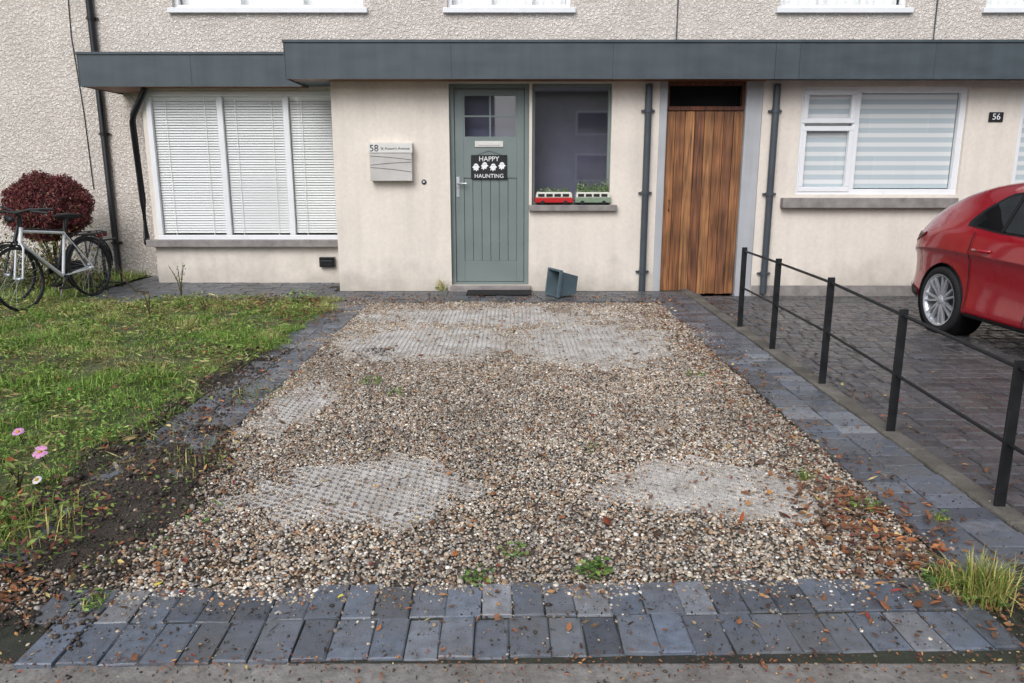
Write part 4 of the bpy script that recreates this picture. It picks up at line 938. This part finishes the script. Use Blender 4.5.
bm_=body.modifiers.new('b','BOOLEAN'); bm_.operation='DIFFERENCE'; bm_.object=co; bm_.solver='EXACT'
wd=co.modifiers.new('w','WELD'); wd.merge_threshold=.001
dg=bpy.context.evaluated_depsgraph_get(); dg.update()
me=bpy.data.meshes.new_from_object(body.evaluated_get(dg)); body.modifiers.clear(); body.data=me
bpy.data.objects.remove(co)
me.materials.clear(); me.materials.append(M_carred)
try:
    me.polygons.foreach_set('use_smooth',[True]*len(me.polygons)); me.set_sharp_from_angle(angle=R(38))
except Exception as e: print('sharp',e)
def sidex(s,z):
    sec=section(s); sec=[p for p in sec[2:]]
    for (xa,za),(xb,zb_) in zip(sec,sec[1:]):
        if za<=z<=zb_ and zb_>za: return xa+(xb-xa)*(z-za)/(zb_-za)
    return sec[-3][0]
def sidepatch(name,poly_top,poly_bot,s0,s1,m,off,parent,n=24,rows=5):
    for sg in (-1,1):
        b=MB(); vs=[];fs=[]
        for i in range(n+1):
            s=s0+(s1-s0)*i/n; zt=np.interp(s,*zip(*poly_top)); zb=np.interp(s,*zip(*poly_bot))
            for r_ in range(rows+1):
                z=zb+(zt-zb)*r_/rows; vs.append((sg*(sidex(s,z)+off),-s,z))
        for i in range(n):
            for r_ in range(rows):
                a=i*(rows+1)+r_; fs.append((a,a+1,a+rows+2,a+rows+1))
        b.add(vs,fs,True); b.build(name,m,parent,local=True)
sidepatch('side_window',[(1.0,1.075),(1.08,1.175),(1.28,1.30),(1.7,1.365),(2.3,1.345),(2.65,1.20),(2.98,1.0)],[(1.0,1.05),(1.4,1.015),(2.98,.97)],1.01,2.96,M_carglass,.012,car)
sidepatch('window_trim',[(.93,1.07),(1.04,1.19),(1.26,1.322),(1.7,1.386),(2.3,1.366),(2.68,1.215),(3.04,.995)],[(.93,1.035),(1.4,.995),(3.04,.955)],.94,3.02,M_carblk,.004,car)
sidepatch('window_pillar',[(1.40,1.325),(1.46,1.33)],[(1.40,1.015),(1.46,1.015)],1.41,1.45,M_carblk,.016,car,4)
sidepatch('window_pillar',[(1.83,1.36),(1.90,1.36)],[(1.83,1.0),(1.90,1.0)],1.835,1.895,M_carblk,.016,car,4)
sidepatch('door_seam',[(1.10,.985),(1.11,.985)],[(1.10,.30),(1.11,.3)],1.098,1.110,M_carblk,.009,car,1,16)
sidepatch('door_seam',[(1.86,.96),(1.87,.96)],[(1.86,.25),(1.87,.25)],1.860,1.872,M_carblk,.009,car,1,16)
sidepatch('door_seam',[(.30,.90),(.31,.90)],[(.30,.55),(.31,.55)],.30,.310,M_carblk,.009,car,1,16)
sidepatch('side_skirt',[(1.10,.27),(2.9,.27)],[(1.10,.215),(2.9,.215)],1.10,2.88,M_carblk,.010,car,12,3)
sidepatch('tail_light',[(.03,.86),(.10,.93),(.34,.94)],[(.03,.78),(.10,.82),(.34,.91)],.04,.34,M_lampred,.008,car,12,4)
sidepatch('bumper_trim',[(.05,.42),(.34,.36)],[(.05,.35),(.34,.27)],.06,.33,M_carblk,.008,car,8,3)
for sg in (-1,1):
    for hs_ in (1.28,2.05):
        xx=sidex(hs_,.84); b=MB(); b.tube([(sg*(xx+.0),-hs_+.10,.84),(sg*(xx+.04),-hs_+.075,.842),(sg*(xx+.04),-hs_-.075,.842),(sg*xx,-hs_-.10,.84)],.014,8); b.build('door_handle',M_carred,car,local=True)
    b=MB(); b.T=Matrix.Translation((sg*.98,-2.80,1.0)); b.lathe([(0,-.06),(.06,-.055),(.10,0),(.06,.06),(0,.07)],14); b.build('wing_mirror',M_carred,car,local=True)
    for ws in WS:
        T_=Matrix.Translation((sg*.80,-ws,wr))@Matrix.Rotation(R(90)*sg,4,'Y')
        b=MB(); b.T=T_; b.lathe([(AR,.080),(AR,-.16),(0.01,-.16)],40); b.build('wheel_arch',M_carblk,car,local=True)
        b=MB(); b.T=T_; b.lathe([(.240,-.10),(.295,-.10),(.315,-.08),(.318,0),(.315,.07),(.295,.088),(.252,.085),(.242,.07)],48); wh_=b.build('wheel',M_tyre,car,local=True)
        b=MB(); b.T=T_; b.lathe([(.246,.088),(.232,.086),(.220,.05),(.210,-.09)],40)
        for k in range(14):
            a=k*math.pi/7+ (.06 if k%2 else -.06); c0_,s0_=math.cos(a),math.sin(a)
            vs=[]
            for r_,z_,w_ in ((.035,.066,.012),(.228,.082,.008)):
                for e_ in (-1,1): vs+= [(r_*c0_-e_*w_*s0_,r_*s0_+e_*w_*c0_,z_),(r_*c0_-e_*w_*s0_,r_*s0_+e_*w_*c0_,z_-.03)]
            b.add(vs,[(0,2,6,4),(0,4,5,1),(2,3,7,6),(1,5,7,3)])
        b.lathe([(0,.078),(.03,.077),(.05,.064),(.055,.03)],20); b.build('rim',M_alloy,wh_,local=True)
        b=MB(); b.T=T_; b.lathe([(0,-.02),(.15,-.02),(.15,-.04)],24); b.build('brake_disc',M_pipeg,wh_,local=True)
def toppatch(name,s0,s1,fx,m,off=.006):
    b=MB(); vs=[];fs=[]
    n=10
    for i in range(n+1):
        s=s0+(s1-s0)*i/n; w_,zb,zl,zt,wt=interp(s)
        for k in range(-4,5):
            x=wt*fx*k/4; z=zt+.008-.018*abs(k/4)**2; vs.append((x,-s-(off if s>2 else -off),z+off))
    for i in range(n):
        for k in range(8): a=i*9+k; fs.append((a,a+1,a+10,a+9))
    b.add(vs,fs,True); b.build(name,m,car,local=True)
toppatch('rear_window',.14,.62,.80,M_carglass); toppatch('windscreen',2.55,3.22,.86,M_carglass,.012)
b=MB(); b.box(-.26,.26,.0,.012,.52,.63); b.build('number_plate',M_cream,car,local=True,bevel=.004)
for sg in (-1,1):
    b=MB(); b.T=Matrix.Translation((sg*.60,-4.20,.66)); b.lathe([(0,-.05),(.09,-.045),(.12,0),(.08,.05),(0,.055)],16); b.build('headlight',M_silver,car,local=True)
# ================================================================ CAMERA / LIGHT
cam=bpy.data.cameras.new('Camera'); co=bpy.data.objects.new('Camera',cam); C.objects.link(co)
co.location=(0,0,H); co.rotation_euler=(R(90)-TH,0,0); cam.sensor_width=36; cam.lens=F*36/1024; cam.clip_end=500; cam.clip_start=.05
bpy.context.scene.camera=co
w=bpy.data.worlds.new('World'); bpy.context.scene.world=w; w.use_nodes=True; nt=w.node_tree; bg=nt.nodes['Background']
sky=nt.nodes.new('ShaderNodeTexSky'); sky.sky_type='NISHITA'; sky.sun_disc=False; sky.sun_elevation=R(40); sky.sun_rotation=R(200); sky.dust_density=3; sky.air_density=1
hs=nt.nodes.new('ShaderNodeHueSaturation'); hs.inputs['Saturation'].default_value=.3; nt.links.new(sky.outputs[0],hs.inputs['Color'])
tn=nt.nodes.new('ShaderNodeMix'); tn.data_type='RGBA'; tn.blend_type='MULTIPLY'; tn.inputs[0].default_value=1; tn.inputs[7].default_value=(.96,.99,1.06,1)
nt.links.new(hs.outputs[0],tn.inputs[6]); nt.links.new(tn.outputs[2],bg.inputs[0]); bg.inputs[1].default_value=.15
sl_=bpy.data.lights.new('Sun','SUN'); sl_.energy=1.45; sl_.angle=R(35); sl_.color=(1,.985,.97); so=bpy.data.objects.new('Sun',sl_); C.objects.link(so)
d=Vector((math.sin(R(200))*math.cos(R(40)),math.cos(R(200))*math.cos(R(40)),math.sin(R(40))))
so.rotation_euler=d.to_track_quat('Z','Y').to_euler()
sc=bpy.context.scene; sc.view_settings.view_transform='Standard'; sc.view_settings.look='None'; sc.view_settings.exposure=0
